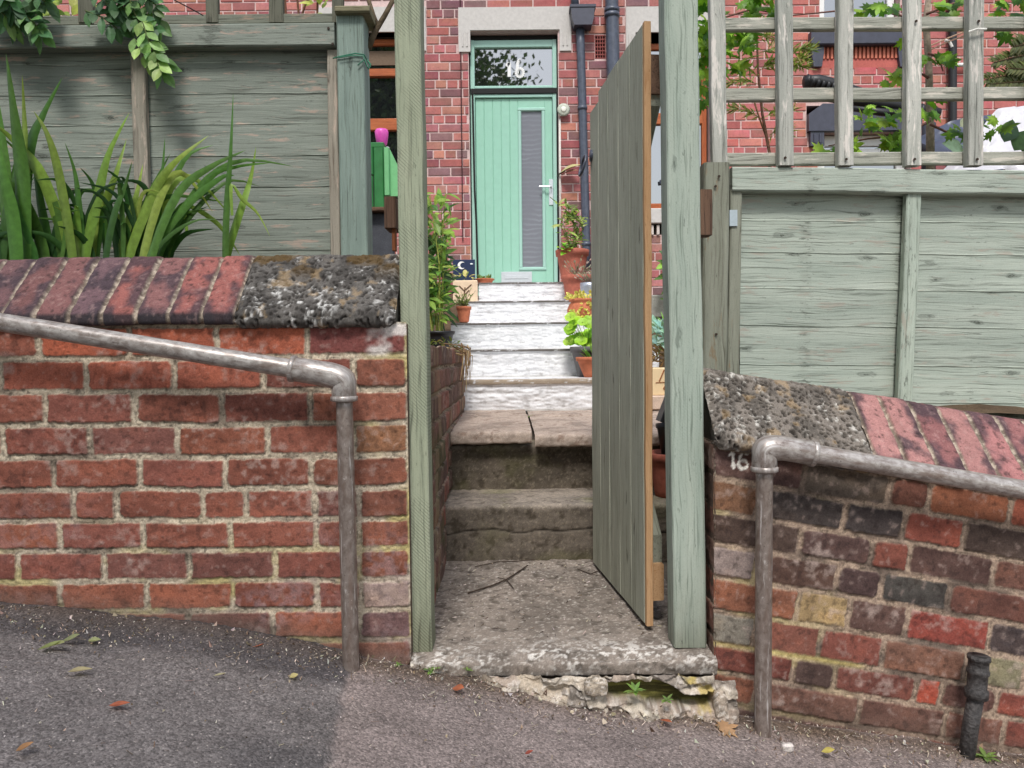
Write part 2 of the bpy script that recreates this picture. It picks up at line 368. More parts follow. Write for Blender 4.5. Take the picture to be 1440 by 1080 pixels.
SLATE = mat_plain('roof_slate', S(84, 84, 92), .7, 0, .3, 8, .2)
PLASTICW = mat_plain('white_sheet', S(200, 198, 202), .35, 0, .06, 20, .05)

# ------------------------------------------------------------------ ground
YW = 2.02
_g = [W(x, y, YW) for x, y in ((-500, 780), (0, 853), (300, 884), (570, 934), (800, 982), (1010, 1004), (1240, 1033), (1440, 1063), (1900, 1140))]
_gx = np.array([-30.0] + [p.x for p in _g] + [30.0])
_gz = np.array([_g[0].z + .145 * (_g[0].x + 30)] + [p.z for p in _g] + [_g[-1].z - .145 * (30 - _g[-1].x)])
def G(x, y): return np.interp(x, _gx, _gz) + .035 * (np.minimum(y, 2.02) - 2.02)
def gp(px, py, up=0.0):
    Y = 1.9
    for _ in range(30):
        p = W(px, py, Y); Y = float(G(p.x, p.y) + up) / (p.z / Y)
    return W(px, py, Y)

xs = np.concatenate([np.linspace(-9, -1.8, 30)[:-1], np.arange(-1.8, 1.8, .006), np.linspace(1.8, 9, 30)])
ys = np.concatenate([np.linspace(-.9, 1.2, 40)[:-1], np.arange(1.2, 2.16, .006)])
X, Y = np.meshgrid(xs, ys)
Z = G(X, Y)
_a, _b = gp(486, 958), gp(467, 1078)
bx = _a.x + (_b.x - _a.x) / (_b.y - _a.y) * (Y - _a.y) + (fbm(X * 3, Y * 6, 3, 5) - .5) * .015
left = sst(.012, -.012, X - bx + (fbm(X * 30, Y * 30, 3, 15) - .5) * .03)
Z = Z + (fbm(X * 5, Y * 5, 4, 2) - .5) * .02 + (fbm(X * 90, Y * 90, 3, 3) - .5) * .006 * (.5 + left) + .006 * left
band = np.exp(-((Y - 1.97) / .05) ** 2) * (.4 + fbm(X * 6, Y * 3, 3, 8))
Z = Z + band * .016
seam = np.exp(-((X - bx) / .012) ** 2); Z = Z - seam * .004
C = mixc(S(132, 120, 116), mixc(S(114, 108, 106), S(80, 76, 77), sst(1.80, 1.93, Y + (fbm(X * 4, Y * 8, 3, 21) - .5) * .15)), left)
C = mixc(C, S(84, 81, 82), sst(.5, .75, fbm(X * 4, Y * 6, 4, 11)) * left * .45)
C = mixc(C, S(142, 130, 125), sst(.52, .7, fbm(X * 2.5, Y * 4, 4, 12)) * (1 - left) * .6)
C = mixc(C, S(96, 80, 66), np.clip(band * (1 - .6 * left), 0, 1) * .9)
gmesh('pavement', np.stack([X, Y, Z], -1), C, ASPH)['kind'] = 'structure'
def plainsheet(name, x0, x1, y0, y1, dz, mat, col, n=60):
    X, Y = np.meshgrid(np.linspace(x0, x1, n), np.linspace(y0, y1, 30))
    Zs = np.interp(X, _gx, _gz) + .035 * (-2.9) + dz
    o = gmesh(name, np.stack([X, Y, Zs], -1), np.broadcast_to(np.array(col), X.shape + (3,)), mat); o['kind'] = 'structure'; return o
plainsheet('road', -30, 30, -7.5, -.95, -.12, ASPH, S(92, 90, 92))
m = MB()
for k in range(-20, 20):
    x0, x1 = k * .91, k * .91 + .9
    z = float(G((x0 + x1) / 2, -.9)); 
    m.beam((x0, -.93, float(G(x0, -.9)) - .06), (x1, -.93, float(G(x1, -.9)) - .06), (0, 0, .065), (0, .06, 0), .012, 1, 0, S(138, 132, 124))
m.build('kerb', MAS)['kind'] = 'structure'
X, Y = np.meshgrid(np.linspace(-180, 180, 60), np.linspace(-180, 180, 60))
gmesh('ground', np.stack([X, Y, np.clip(-.84 - .145 * X, -12, 12) - .45 - .02 * np.abs(Y)], -1), np.broadcast_to(np.array(S(70, 84, 46)), X.shape + (3,)), SOIL)['kind'] = 'structure'
# garden earth behind the walls
X, Y = np.meshgrid(np.linspace(-5, 5.5, 180), np.linspace(2.3, 7.9, 90))
zl = .2 + .08 * (Y - 2.3); zr = -.30 + .1 * (Y - 2.3); zm = -.86 + 0 * Y
zr = np.where(X > 1.1, zr + .1, zr)
zl = np.where(X > -1.0, np.where(Y < 5, .0, .0 + .22 * (Y - 5)), zl)
Z = np.where(X < -.4, zl, np.where(X > .95, zr, zm)) + (fbm(X * 7, Y * 7, 4, 4) - .5) * .05 * (np.abs(X) > .3)
gmesh('garden_ground', np.stack([X, Y, Z], -1), mixc(S(70, 54, 40), S(104, 86, 66), fbm(X * 9, Y * 9, 4, 6)), SOIL)['kind'] = 'structure'

# ------------------------------------------------------------------ brick fields
def brickfield(Sx, T, rows, pal, seed, mort=.0092, paint=None, over=None, mcol=(S(204, 190, 168), S(178, 163, 142), S(138, 125, 110)), depth=.0045, tint=None, mott=1.0, pts=()):
    Sd = Sx + (fbm(Sx * 45, T * 45, 3, seed) - .5) * .007; Td = T + (fbm(Sx * 45, T * 45, 3, seed + 1) - .5) * .006 + (fbm(Sx * 5, T * 3, 2, seed + 2) - .5) * .008
    b = np.array([r[0] for r in rows] + [rows[-1][1]]); ri = np.clip(np.searchsorted(b, Td) - 1, 0, len(rows) - 1)
    D = np.full(Sx.shape, -.01); BI = np.zeros(Sx.shape); RI = ri
    col = np.zeros(Sx.shape + (3,)); hb = np.zeros(Sx.shape)
    palc = np.array([p[1] for p in pal]); pw = np.cumsum([p[0] for p in pal]); pw = pw / pw[-1]
    for r, (v0, v1, js) in enumerate(rows):
        mk = ri == r
        if not mk.any(): continue
        j = np.array(sorted(js)); s = Sd[mk]; t = Td[mk]
        i = np.clip(np.searchsorted(j, s), 1, len(j) - 1); l = j[i - 1]; rr = j[i]
        rid = np.full(i.shape, float(r))
        e = [h2(i, rid, seed + 40 + q) * .0022 for q in range(4)]
        du = np.minimum(s - l - e[0], rr - s - e[1]) - mort / 2; dv = np.minimum(t - v0 - e[2], v1 - t - e[3]) - mort / 2
        rad = .004 + h2(i, rid, seed + 50) ** 2 * .014
        d = np.where((du < rad) & (dv < rad), rad - np.hypot(rad - np.minimum(du, rad), rad - np.minimum(dv, rad)), np.minimum(du, dv))
        D[mk] = d; hb[mk] = (h2(i, rid, seed + 60) - .5) * .005
        ci = np.searchsorted(pw, h2(i, rid, seed + 70)); cc = palc[np.clip(ci, 0, len(pal) - 1)].copy()
        cc *= (.85 + .3 * h2(i, rid, seed + 71))[:, None]
        if over:
            for (orow, a0, a1), oc in over.items():
                if orow == r or orow < 0:
                    q = ((l + rr) / 2 > a0) & ((l + rr) / 2 < a1); cc[q] = np.array(oc) * (.8 + .4 * h2(i, rid, seed + 72))[q][:, None]
        for (ps, pt_, pc) in pts:
            if v0 <= pt_ < v1:
                q = (l <= ps) & (rr > ps); cc[q] = np.array(pc)
        col[mk] = cc
        # blotch direction per brick
        BI[mk] = i + 37 * r
    bi = BI * 3.7
    m1 = fbm(Sx * 14 + bi, T * 22 + bi, 4, seed + 5); m2 = fbm(Sx * 60 + bi, T * 60, 4, seed + 6); m3 = fbm(Sx * 3, T * 4, 4, seed + 7)
    col = mixc(col, col * np.array((.58, .55, .56)), sst(.5, .72, m1) * min(.9, .5 * mott))
    col = mixc(col, np.minimum(col * np.array((1.25, 1.15, 1.05)), .6), sst(.48, .25, m1) * min(1, .6 * mott))
    col = mixc(col, S(182, 160, 150), sst(.62, .8, m2) * .24 * mott)
    col = mixc(col, S(44, 34, 32), sst(.4, .24, m2) * .4 * mott)
    eff = sst(.56, .74, fbm(Sx * 6 + 3, T * 11, 5, seed + 8)) * sst(.45, .65, m2)
    col = mixc(col, S(186, 168, 158), eff * .35)
    mn = fbm(Sx * 120, T * 120, 3, seed + 9); mm = mixc(mcol[0], mcol[1], sst(.35, .65, mn)); mm = mixc(mm, mcol[2], sst(.5, .75, fbm(Sx * 9, T * 12, 4, seed + 10)))
    mm = mixc(mm, S(60, 52, 44), sst(.42, .28, mn) * .6)
    if tint is not None: mm = mixc(mm, S(186, 172, 118), tint * sst(.45, .65, fbm(Sx * 7, T * 10, 4, seed + 13)))
    if paint is not None: col = mixc(col, S(226, 222, 214), paint)
    edge = sst(0, .0045, D + (mn - .5) * .004)
    C = mixc(mm, col, edge)
    C = mixc(C, S(50, 42, 38), np.exp(-((D + .0005) / .0018) ** 2) * sst(.4, .6, fbm(Sx * 30, T * 30, 3, seed + 14)) * .55)
    pits = sst(.7, .8, fbm(Sx * 110, T * 110, 3, seed + 11))
    H = edge * (depth + hb) + (m1 - .5) * .003 + (m2 - .5) * .0025 - pits * .002 * edge + (1 - edge) * (mn - .4) * .006
    return H, C

RPTS = [(1040, 640, 130, 72, 62), (1100, 665, 92, 66, 66), (1190, 678, 88, 76, 72), (1275, 693, 112, 68, 60), (1355, 705, 142, 84, 64), (1430, 722, 150, 78, 63),
        (1035, 695, 124, 86, 68), (1137, 710, 62, 54, 57), (1225, 725, 60, 52, 56), (1310, 745, 136, 70, 61), (1400, 760, 76, 60, 58), (1035, 740, 152, 90, 82), (1105, 750, 74, 56, 53), (1175, 768, 84, 60, 61), (1250, 785, 126, 68, 60), (1335, 800, 86, 60, 59), (1430, 815, 106, 69, 63),
        (1035, 785, 150, 130, 132), (1130, 800, 88, 62, 57), (1207, 822, 78, 57, 60), (1285, 840, 70, 66, 67), (1400, 860, 102, 62, 57), (1035, 832, 142, 76, 66), (1095, 845, 138, 86, 70), (1155, 858, 172, 142, 108), (1233, 875, 94, 67, 65), (1330, 890, 140, 64, 59), (1420, 903, 62, 52, 58),
        (1035, 878, 136, 126, 122), (1115, 895, 130, 78, 70), (1195, 915, 128, 70, 64), (1300, 930, 124, 85, 75), (1400, 945, 134, 124, 104), (1030, 920, 124, 78, 72), (1095, 930, 118, 63, 58), (1145, 945, 86, 65, 64), (1230, 960, 118, 67, 62), (1305, 975, 164, 72, 59), (1350, 985, 104, 70, 67),
        (1035, 972, 140, 88, 74), (1150, 988, 114, 78, 71), (1265, 1010, 108, 74, 69), (1370, 1030, 120, 78, 70)]
RED = [(4, S(140, 86, 71)), (3, S(130, 80, 69)), (2, S(150, 93, 74)), (1.5, S(116, 76, 68))]
DARKB = [(3, S(92, 64, 59)), (3, S(124, 72, 63)), (2.6, S(70, 60, 60)), (2, S(110, 74, 66)), (1.6, S(134, 76, 65)), (.35, S(146, 120, 96))]
Zf = lambda px, py: W(px, py, YW).z
Xf = lambda px, py=650: W(px, py, YW).x

# ---- left garden wall
LW = thing('brick_wall', 'red brick garden wall with level courses and sloping brick coping, below the iris leaves', 'wall', (Xf(300), YW, Zf(300, 900)))
ry = [457, 503, 549.5, 596, 641.5, 687, 731, 773, 816, 858, 900, 943, 986]
rj = [[-193, -68, 55, 183, 305, 432, 566], [-248, -122, 2, 122, 246, 370, 497, 566], [-185, -60, 65, 190, 313, 437, 566], [-242, -118, 5, 128, 250, 377, 498, 567],
      [-170, -45, 77, 198, 318, 438, 568], [-130, -15, 105, 165, 286, 347, 443, 506, 569], [-160, -37, 85, 203, 325, 445, 505, 570], [-218, -95, 26, 147, 267, 387, 505, 571],
      [-160, -37, 85, 207, 328, 446, 508, 572], [-218, -95, 26, 145, 265, 385, 505, 573], [-160, -37, 85, 207, 328, 446, 574], [-218, -95, 26, 145, 265, 385, 505, 574]]
rows = []
for k in range(len(rj)):
    ym = (ry[k] + ry[k + 1]) / 2
    js = [W(x, ym, YW).x for x in rj[k]]; js = [js[0] - .235 * q for q in range(8, 0, -1)] + js; js[-1] = -.272
    rows.append((Zf(300, ry[k + 1]), Zf(300, ry[k]), js))
rows = rows[::-1]
u = np.concatenate([np.linspace(-2.7, -1.5, 120)[:-1], np.arange(-1.5, -.2735, .0026)]); v = np.arange(rows[0][0], rows[-1][1] + .004, .0026)
U, T = np.meshgrid(u, v)
nb = len(rows)
ovr = {(-1, Xf(496), 0): S(132, 84, 68), (nb - 4, Xf(496), 0): S(150, 104, 78), (nb - 1, Xf(100), Xf(430)): S(164, 92, 70), (nb - 2, Xf(0), Xf(380)): S(152, 89, 72),
       (nb - 1, Xf(432), 0): S(112, 66, 62), (nb - 4, Xf(497), 0): S(152, 108, 80), (nb - 9, Xf(505), 0): S(150, 130, 120), (nb - 10, Xf(505), 0): S(110, 84, 82)}
low = sst(Zf(300, 700), Zf(300, 850), T) * .9
H, C = brickfield(U, T, rows, RED, 11, over=ovr, tint=np.maximum(low, sst(Xf(480), Xf(560), U)))
wash = sst(.5, .7, fbm(U * 3.2 + 9, T * 5, 4, 77)) * sst(Zf(300, 660), Zf(300, 790), T) * .55
C = mixc(C, S(160, 138, 140), wash * .7 * sst(.35, .65, fbm(U * 60, T * 60, 3, 78)))
dirt = sst(.09, -.01, T - G(U, YW)) * (.5 + .5 * fbm(U * 20, T * 20, 3, 79)); C = mixc(C, S(98, 88, 80), dirt * .9)
pl = sst(.56, .7, fbm(U * 11, T * 15, 4, 83)) * sst(Xf(512), Xf(530), U) * sst(Zf(500, 506), Zf(500, 494), T); C = mixc(C, S(214, 206, 200), pl * .9)
gmesh('wall_face', np.stack([U, YW - H, T], -1), C, MAS, LW)
m = MB(); m.box(-2.7, YW + .012, rows[0][0], -.275, YW + .21, rows[-1][1] - .002, .004, 'x', S(96, 82, 70)); m.build('wall_core', MAS, LW)

PROF = [(.05, -.004), (.0, -.002), (-.012, .004), (-.012, .022), (.14, .178), (.155, .184), (.21, .184), (.215, .17), (.215, -.02)]
def sweep(name, O, along, L, ra, rb, fun, mat, parent, prof=PROF):
    pr = np.array(prof); sg = np.hypot(*np.diff(pr, axis=0).T); cum = np.concatenate([[0], np.cumsum(sg)])
    b = np.arange(0, cum[-1], rb); d = np.interp(b, cum, pr[:, 0]); z = np.interp(b, cum, pr[:, 1])
    k = max(1, int(.004 / rb)); ker = np.ones(2 * k + 1) / (2 * k + 1)
    pd = np.convolve(np.pad(d, k, 'edge'), ker, 'valid'); pz = np.convolve(np.pad(z, k, 'edge'), ker, 'valid')
    td, tz = np.gradient(pd), np.gradient(pz); ln = np.hypot(td, tz) + 1e-9; nd, nz = -tz / ln, td / ln
    a = np.arange(0, L + ra * .5, ra); A, B = np.meshgrid(a, b)
    h, col = fun(A, B, cum)
    al = np.array(along); co = np.zeros(A.shape + (3,))
    for q in range(3): co[..., q] = O[q] + al[q] * A
    co[..., 1] += (pd[:, None] + nd[:, None] * h); co[..., 2] += (pz[:, None] + nz[:, None] * h)
    return gmesh(name, co, col, mat, parent)
def coping_bricks(step, seed, pal, nfirst=0):
    palc = np.array([p[1] for p in pal])
    def f(A, B, cum):
        Aw = A + (fbm(A * 40, B * 40, 3, seed) - .5) * .006; i = np.floor(Aw / step); lx = Aw - i * step
        d = np.minimum(lx, step - lx) - .0022 - h2(i, i * 0, seed + 1) * .0015
        d2 = B - (cum[1] + .004); d = np.minimum(d, d2); e = sst(0, .005, d)
        cc = palc[(h2(i, i * 0 + 3, seed + 2) * len(pal) * .999).astype(int)] * (.85 + .35 * h2(i, i * 0 + 4, seed + 3))[..., None]
        m1 = fbm(A * 16 + i * 5.3, B * 14, 4, seed + 4); m2 = fbm(A * 90, B * 90, 4, seed + 5)
        edge_d = np.minimum(lx, step - lx)
        cc = mixc(cc, S(66, 56, 62), sst(.45, .68, m1 + .16 * (1 - edge_d / .03)) * .85)
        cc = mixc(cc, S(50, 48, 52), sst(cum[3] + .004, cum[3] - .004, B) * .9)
        cc = mixc(cc, S(186, 154, 148), sst(.6, .8, m2) * .22); cc = mixc(cc, S(46, 38, 38), sst(.38, .24, m2) * .6)
        mo = mixc(S(176, 162, 146), S(120, 108, 96), sst(.35, .6, fbm(A * 110, B * 110, 3, seed + 6)))
        mo = mixc(mo, S(70, 64, 54), sst(cum[1] + .012, cum[1], B) * .5)
        return e * (.008 + (h2(i, i * 0 + 9, seed) - .5) * .006) + (m1 - .5) * .004 + (m2 - .5) * .003 + (1 - e) * (fbm(A * 100, B * 100, 3, seed + 8) - .4) * .008, mixc(mo, cc, e)
    return f
def coping_stone(L, seed, base, lich, pitsc=75, pitd=.008, moss=0.0):
    def f(A, B, cum):
        w, wid = worley(A * pitsc + fbm(A * 30, B * 30, 3, seed) * 2, B * pitsc * 1.1 + fbm(A * 30, B * 30, 3, seed + 1) * 2, seed)
        w2, _ = worley(A * pitsc * 2.2, B * pitsc * 2.2, seed + 4)
        pit = sst(.42, .16, w) * (wid > .3) ; pit2 = sst(.3, .1, w2) * .5; n = fbm(A * 22, B * 22, 4, seed + 2); n2 = fbm(A * 130, B * 130, 3, seed + 3)
        big = fbm(A * 7, B * 7, 4, seed + 6)
        c = mixc(base, np.array(base) * .55, sst(.42, .62, n)); c = mixc(c, np.array(base) * 1.35, sst(.55, .75, n2) * .4)
        lm = sst(.5, .68, fbm(A * 52 + 4, B * 52, 5, seed + 7)) * sst(.35, .6, fbm(A * 9, B * 9, 3, seed + 15)); c = mixc(c, lich, lm * .8 * sst(.42, .62, n2))
        c = mixc(c, S(44, 40, 38), np.clip(pit + pit2, 0, 1) * .8)
        if moss: c = mixc(c, S(92, 72, 40), moss * sst(.5, .62, fbm(A * 13, B * 13, 4, seed + 9)) * sst(cum[3] + .11, cum[3] + .2, B)); 
        c = mixc(c, S(178, 150, 110), sst(.6, .74, fbm(A * 26, B * 26 + 7, 5, seed + 12)) * .4)
        ends = np.minimum(A, L - A); er = sst(.02, 0, ends) * .014
        h = .012 + (big - .5) * .016 + (n - .5) * .009 + (n2 - .5) * .005 - pit * pitd - pit2 * pitd * .5 + lm * .001 - er
        h = np.where(B < cum[1] * .7, 0, h)
        return h, c
    return f
ztop = rows[-1][1] + .006
CP = [(1, S(106, 78, 79)), (1, S(136, 84, 78)), (1, S(98, 76, 80)), (1, S(118, 82, 80))]
xb = W(330, 440, 2.0).x + .002
step = .0865
sweep('brick_coping', (xb - step * 24, YW - .008, ztop), (1, 0, 0), step * 24, .0026, .0026, coping_bricks(step, 91, CP), MAS, LW)
xs1 = W(556, 440, 2.0).x
sweep('coping_stone', (xb - .006, YW - .01, ztop - .004), (1, 0, 0), xs1 - xb + .006, .0024, .0024, coping_stone(xs1 - xb + .006, 131, S(98, 94, 90), S(214, 212, 208), 66, .006, .8), STONE, LW)
m = MB(); m.prism([(0, 0)] * 0 or [(YW - .01 + d, ztop + z) for d, z in PROF][::1], 0, 0) if False else None
def endcap(name, x, y, z, parent, col, mat=STONE, facing=1):
    m = MB(); pts = [V((x, y + d, z + zz)) for d, zz in PROF]; n = len(pts); c = V((x + .004 * facing, y + .11, z + .06))
    m.add([c] + pts, [[0, 1 + k, 1 + (k + 1) % n] if facing > 0 else [0, 1 + (k + 1) % n, 1 + k] for k in range(n)], col); m.build(name, mat, parent)
endcap('stone_end', xs1 - .004, YW - .01, ztop - .004, LW, S(90, 86, 80))

# ---- right garden wall, courses running down the hill
SL = math.atan(.172); cs, sn = math.cos(SL), math.sin(SL)
RW = thing('brick_wall', 'dark mottled brick garden wall with courses sloping downhill, painted 16 at its end', 'wall', (Xf(1200), YW, Zf(1200, 1030)))
x0r = W(1003, 760, YW).x
ox, oz = Xf(1087, 640), Zf(1087, 640)
def st(x, z): return (x - ox) * cs - (z - oz) * sn, (x - ox) * sn + (z - oz) * cs
rl = [640, 686, 732, 777, 822, 870, 917, 957, 1000, 1043, 1086, 1130, 1172]
jr = [[1130, 1250, 1306, 1420], [1066, 1187, 1270, 1355, 1470], [1125, 1225, 1278, 1396, 1500], [1062, 1176, 1238, 1333, 1450], [1121, 1193, 1275, 1390, 1500], [1060, 1153, 1241, 1357, 1440],
      [1115, 1173, 1287, 1323, 1400], [1062, 1207, 1327, 1410], [1120, 1240, 1345, 1420], [1062, 1180, 1300, 1400], [1120, 1240, 1350], [1062, 1180, 1300]]
rowsR = []
for k in range(12):
    tt = [st(Xf(1087, rl[k + q]), Zf(1087, rl[k + q]))[1] for q in (0, 1)]
    js = []
    for px in jr[k]:
        py = (rl[k] + rl[k + 1]) / 2 + .16 * (px - 1087); p = W(px, py, YW); js.append(st(p.x, p.z)[0])
    js = [-1.2, ] + js + [js[-1] + .225 * q for q in range(1, 9)]
    rowsR.append((tt[1], tt[0], js))
rowsR = rowsR[::-1]
rowsR.append((rowsR[-1][1], rowsR[-1][1] + .09, [-1.2, .05, .3, .5, 3]))
u = np.concatenate([np.arange(x0r, 1.42, .0026), np.linspace(1.42, 2.6, 120)]); nv = 330
zt = oz - (u - ox) * math.tan(SL) + .012
zb = np.full_like(zt, -1.42); tt = np.linspace(0, 1, nv)
T = zb[None, :] + (zt - zb)[None, :] * tt[:, None]; U = np.broadcast_to(u[None, :], T.shape)
Sx, Tx = st(U, T)
def strokes(U, T, lines, wd, seed):
    d = np.full(U.shape, 9.0)
    for (ax, az), (bx_, bz) in lines:
        vx, vz = bx_ - ax, bz - az; t = np.clip(((U - ax) * vx + (T - az) * vz) / (vx * vx + vz * vz + 1e-9), 0, 1)
        d = np.minimum(d, np.hypot(U - ax - t * vx, T - az - t * vz))
    return sst(wd * 1.2, wd * .5, d + (fbm(U * 150, T * 150, 3, seed) - .5) * wd * 2.2)
def pl(pts): 
    q = [(W(x, y, YW).x, W(x, y, YW).z) for x, y in pts]; return list(zip(q[:-1], q[1:]))
RP = [st(W(x, y, YW).x, W(x, y, YW).z) + (mixc(S(a_, b_ * 1.03, c_ * .97), S(100, 88, 78), .15),) for x, y, a_, b_, c_ in RPTS]
num = pl([(1025, 640), (1030, 634), (1031, 659)]) + pl([(1051, 637), (1045, 635), (1040, 642), (1038, 652), (1042, 660), (1048, 659), (1051, 652), (1047, 647), (1040, 649)])
H, C = brickfield(Sx, Tx, rowsR, DARKB, 211, mort=.009, mott=1.15, pts=RP, paint=strokes(U, T, num, .0042, 5) * .95, tint=sst(Xf(1250), Xf(1080), U) * .5,
                  mcol=(S(176, 154, 134), S(146, 126, 110), S(108, 94, 84)),
                  over=None)
dirt = sst(.08, -.01, T - G(U, YW)) * (.4 + .6 * fbm(U * 20, T * 20, 3, 79)); C = mixc(C, S(86, 72, 64), dirt * .9)
yel = np.exp(-((st(U, T)[1] - (rowsR[6][0])) / .006) ** 2) * sst(Xf(1230), Xf(1200), U); C = mixc(C, S(186, 170, 96), yel * .5)
gmesh('wall_face', np.stack([U, YW - H, T], -1), C, MAS, RW)
m = MB()
m.prism([(x0r + .002, -1.42), (2.6, -1.42), (2.6, float(zt[-1]) - .003), (x0r + .002, float(zt[0]) - .003)], YW + .01, YW + .21, S(92, 74, 64)); m.build('wall_core', MAS, RW)
# end face bricks
v_ = np.arange(-1.2, float(zt[0]), .003); d_ = np.arange(-.008, .21, .003); Dd, T2 = np.meshgrid(d_, v_)
H2, C2 = brickfield(Dd, T2, [(float(zt[0]) - .086 * (k + 1), float(zt[0]) - .086 * k, [-.3, -.01 + (.1 if k % 2 else .0), .22, .5]) for k in range(16)][::-1], DARKB, 300)
gmesh('wall_end', np.stack([x0r - H2 + .004, YW + Dd, T2], -1), mixc(C2, S(96, 84, 70), .4), MAS, RW, True)
al = (cs, 0, -sn)
# gritstone coping block, then bricks on edge down the slope
O = (x0r - .002, YW - .012, float(zt[0]) - .004)
Ls = (W(1222, 600, 2.05).x - x0r) / cs
sweep('coping_stone', O, (1, 0, -math.tan(SL)), Ls * cs, .0024, .0024, coping_stone(Ls * cs, 171, S(124, 116, 108), S(208, 204, 196), 78, .010, 0), STONE, RW)
endcap('stone_end', x0r + .006, YW - .01, float(zt[0]), RW, S(84, 78, 68), STONE, -1)
CPR = [(1, S(152, 104, 102)), (1, S(142, 96, 95)), (1, S(158, 114, 110)), (1, S(130, 96, 97))]
xa = x0r + Ls * cs - .006
sweep('brick_coping', (xa, YW - .008, float(np.interp(xa, u, zt))), (1, 0, -math.tan(SL)), .0815 * 16, .0026, .0026, coping_bricks(.0815, 191, CPR), MAS, RW)

# ---- side wall of the path
SW = thing('side_wall', 'dark brick retaining wall beside the path, roots hanging over its top', 'wall', (-.3, 3.2, -.8))
yy = np.concatenate([np.arange(2.1, 4.45, .006)]); vv = np.arange(-.9, .05, .005)
Yg, T = np.meshgrid(yy, vv)
rowsS = [(-.92 + .088 * k, -.92 + .088 * (k + 1), [1.5 + (.12 if k % 2 else 0) + .235 * q for q in range(14)]) for k in range(12)]
H, C = brickfield(Yg, T + .12 * (Yg - 2.1) * 0, rowsS, [(2, S(128, 94, 84)), (2, S(108, 86, 78)), (1, S(140, 92, 80))], 401, depth=.014)
C = mixc(C, S(84, 84, 56), sst(.52, .7, fbm(Yg * 5, T * 6, 4, 44)) * .7); C = mixc(C, S(150, 132, 108), sst(.6, .72, fbm(Yg * 8, T * 4, 4, 45)) * .6)
xface = -.262 - .012 * (Yg - 2.1)
topy = .035 + (fbm(Yg * 6, T * 0, 3, 46) - .5) * .03
gmesh('wall_face', np.stack([xface + H + (fbm(Yg * 5, T * 5, 3, 47) - .5) * .02, Yg, np.minimum(T, topy)], -1), C, MAS, SW)
m = MB(); m.box(-.46, 2.1, -.9, -.275, 4.44, .03, .01, 'y', S(96, 78, 64), 12, .004); m.build('wall_core', MAS, SW)
m = MB()
for k in range(80):
    y = R.uniform(3.2, 4.45) if R.random() < .7 else R.uniform(2.2, 3.2); x = -.27 + R.uniform(-.1, .02); z = .035 + R.uniform(-.01, .03)
    if R.random() < .45 and y > 3.5:
        L = R.uniform(.05, .22); p = [V((x, y, z)), V((-.245 + R.uniform(0, .02), y + R.uniform(-.05, .05), z - L * .2)), V((-.25 + R.uniform(0, .02), y + R.uniform(-.1, .1), z - L))]
        m.tube(p, [.004, .003, .0015], 5, R.choice([S(168, 140, 104), S(140, 112, 82), S(186, 160, 122)]))
    else:
        m.leaf((x, y, z), (R.uniform(-1, 1), R.uniform(-1, 1), R.uniform(-.2, .8)), (0, 0, 1), R.uniform(.02, .05), .014, R.choice([S(110, 120, 60), S(150, 130, 84), S(96, 110, 60)]))
tag(m.build('dry_roots', LEAF), 'dry straw coloured roots and moss draped over the top of the path side wall', 'roots', None, 'stuff')
RS = thing('side_wall', 'shaded brick retaining wall on the far side of the open gate', 'wall', (.95, 3.3, -.8))
yy = np.arange(2.24, 4.5, .012); Yg, T = np.meshgrid(yy, np.arange(-.9, -.3, .01))
H, C = brickfield(Yg, T, rowsS, [(2, S(84, 64, 58)), (2, S(70, 58, 54))], 402, depth=.014)
gmesh('wall_face', np.stack([.93 - H, Yg, T], -1), C, MAS, RS, True)
m = MB(); m.box(.94, 2.24, -.9, 1.06, 4.5, -.305, .004, 'y', S(84, 70, 58)); m.build('wall_core', MAS, RS)

# ------------------------------------------------------------------ doorstep and steps
def conc(seed, base, front=None, wear=(214, 206, 196), dark=(84, 76, 68), amt=1.0, hk=1.0):
    def f(A, B, cum):
        n = fbm(A * 9, B * 9, 5, seed); n2 = fbm(A * 150, B * 150, 3, seed + 1); n3 = fbm(A * 45, B * 45, 4, seed + 2)
        c = mixc(base, np.array(base) * .7, sst(.42, .65, n)); c = mixc(c, S(*wear), sst(.62, .75, n2) * .5 * amt); c = mixc(c, S(*dark), sst(.42, .28, n3) * .7)
        h = (n - .5) * .012 * hk + (n3 - .5) * .006 + (n2 - .5) * .003
        if front is not None:
            ed = np.exp(-((B - cum[front] - .03) / .08) ** 2) * sst(.3, .6, fbm(A * 12, B * 12, 3, seed + 8)); c = mixc(c, S(226, 220, 212), ed * sst(.5, .62, fbm(A * 105, B * 105, 4, seed + 3)) * .85)
            h = h - np.exp(-((B - cum[front]) / .02) ** 2) * (fbm(A * 18, B * 3, 4, seed + 5)) * .012
        return h, c
    return f
zs = W(760, 919, 2.03).z
DS = thing('doorstep', 'rough worn concrete doorstep slab between the two gate posts', 'doorstep', (.13, 2.4, zs - .05))
xl, xr_ = W(577, 930, 2.0).x, W(1008, 930, 2.0).x
SLP = [(.06, -.052), (.004, -.05), (-.004, -.012), (.008, 0), (1.0, .004)]
sweep('slab_top', (xl, 1.995, zs), (1, 0, 0), xr_ - xl, .004, .004, conc(501, S(140, 129, 119), 3), MAS, DS, SLP)
m = MB(); m.box(xl, 2.06, zs - .2, xr_ + .3, 3.0, zs - .045, .003, 'x', S(110, 100, 90)); m.box(xr_ - .06, 2.23, zs - .2, xr_ + .42, 3.0, zs - .012, .003, 'x', S(104, 96, 86)); m.build('slab_base', MAS, DS)
CS = thing('concrete_steps', 'two dark mossy concrete steps rising from the doorstep', 'steps', (.1, 3.1, zs))
z1 = W(740, 711, 2.95).z; z2 = W(740, 626, 3.3).z
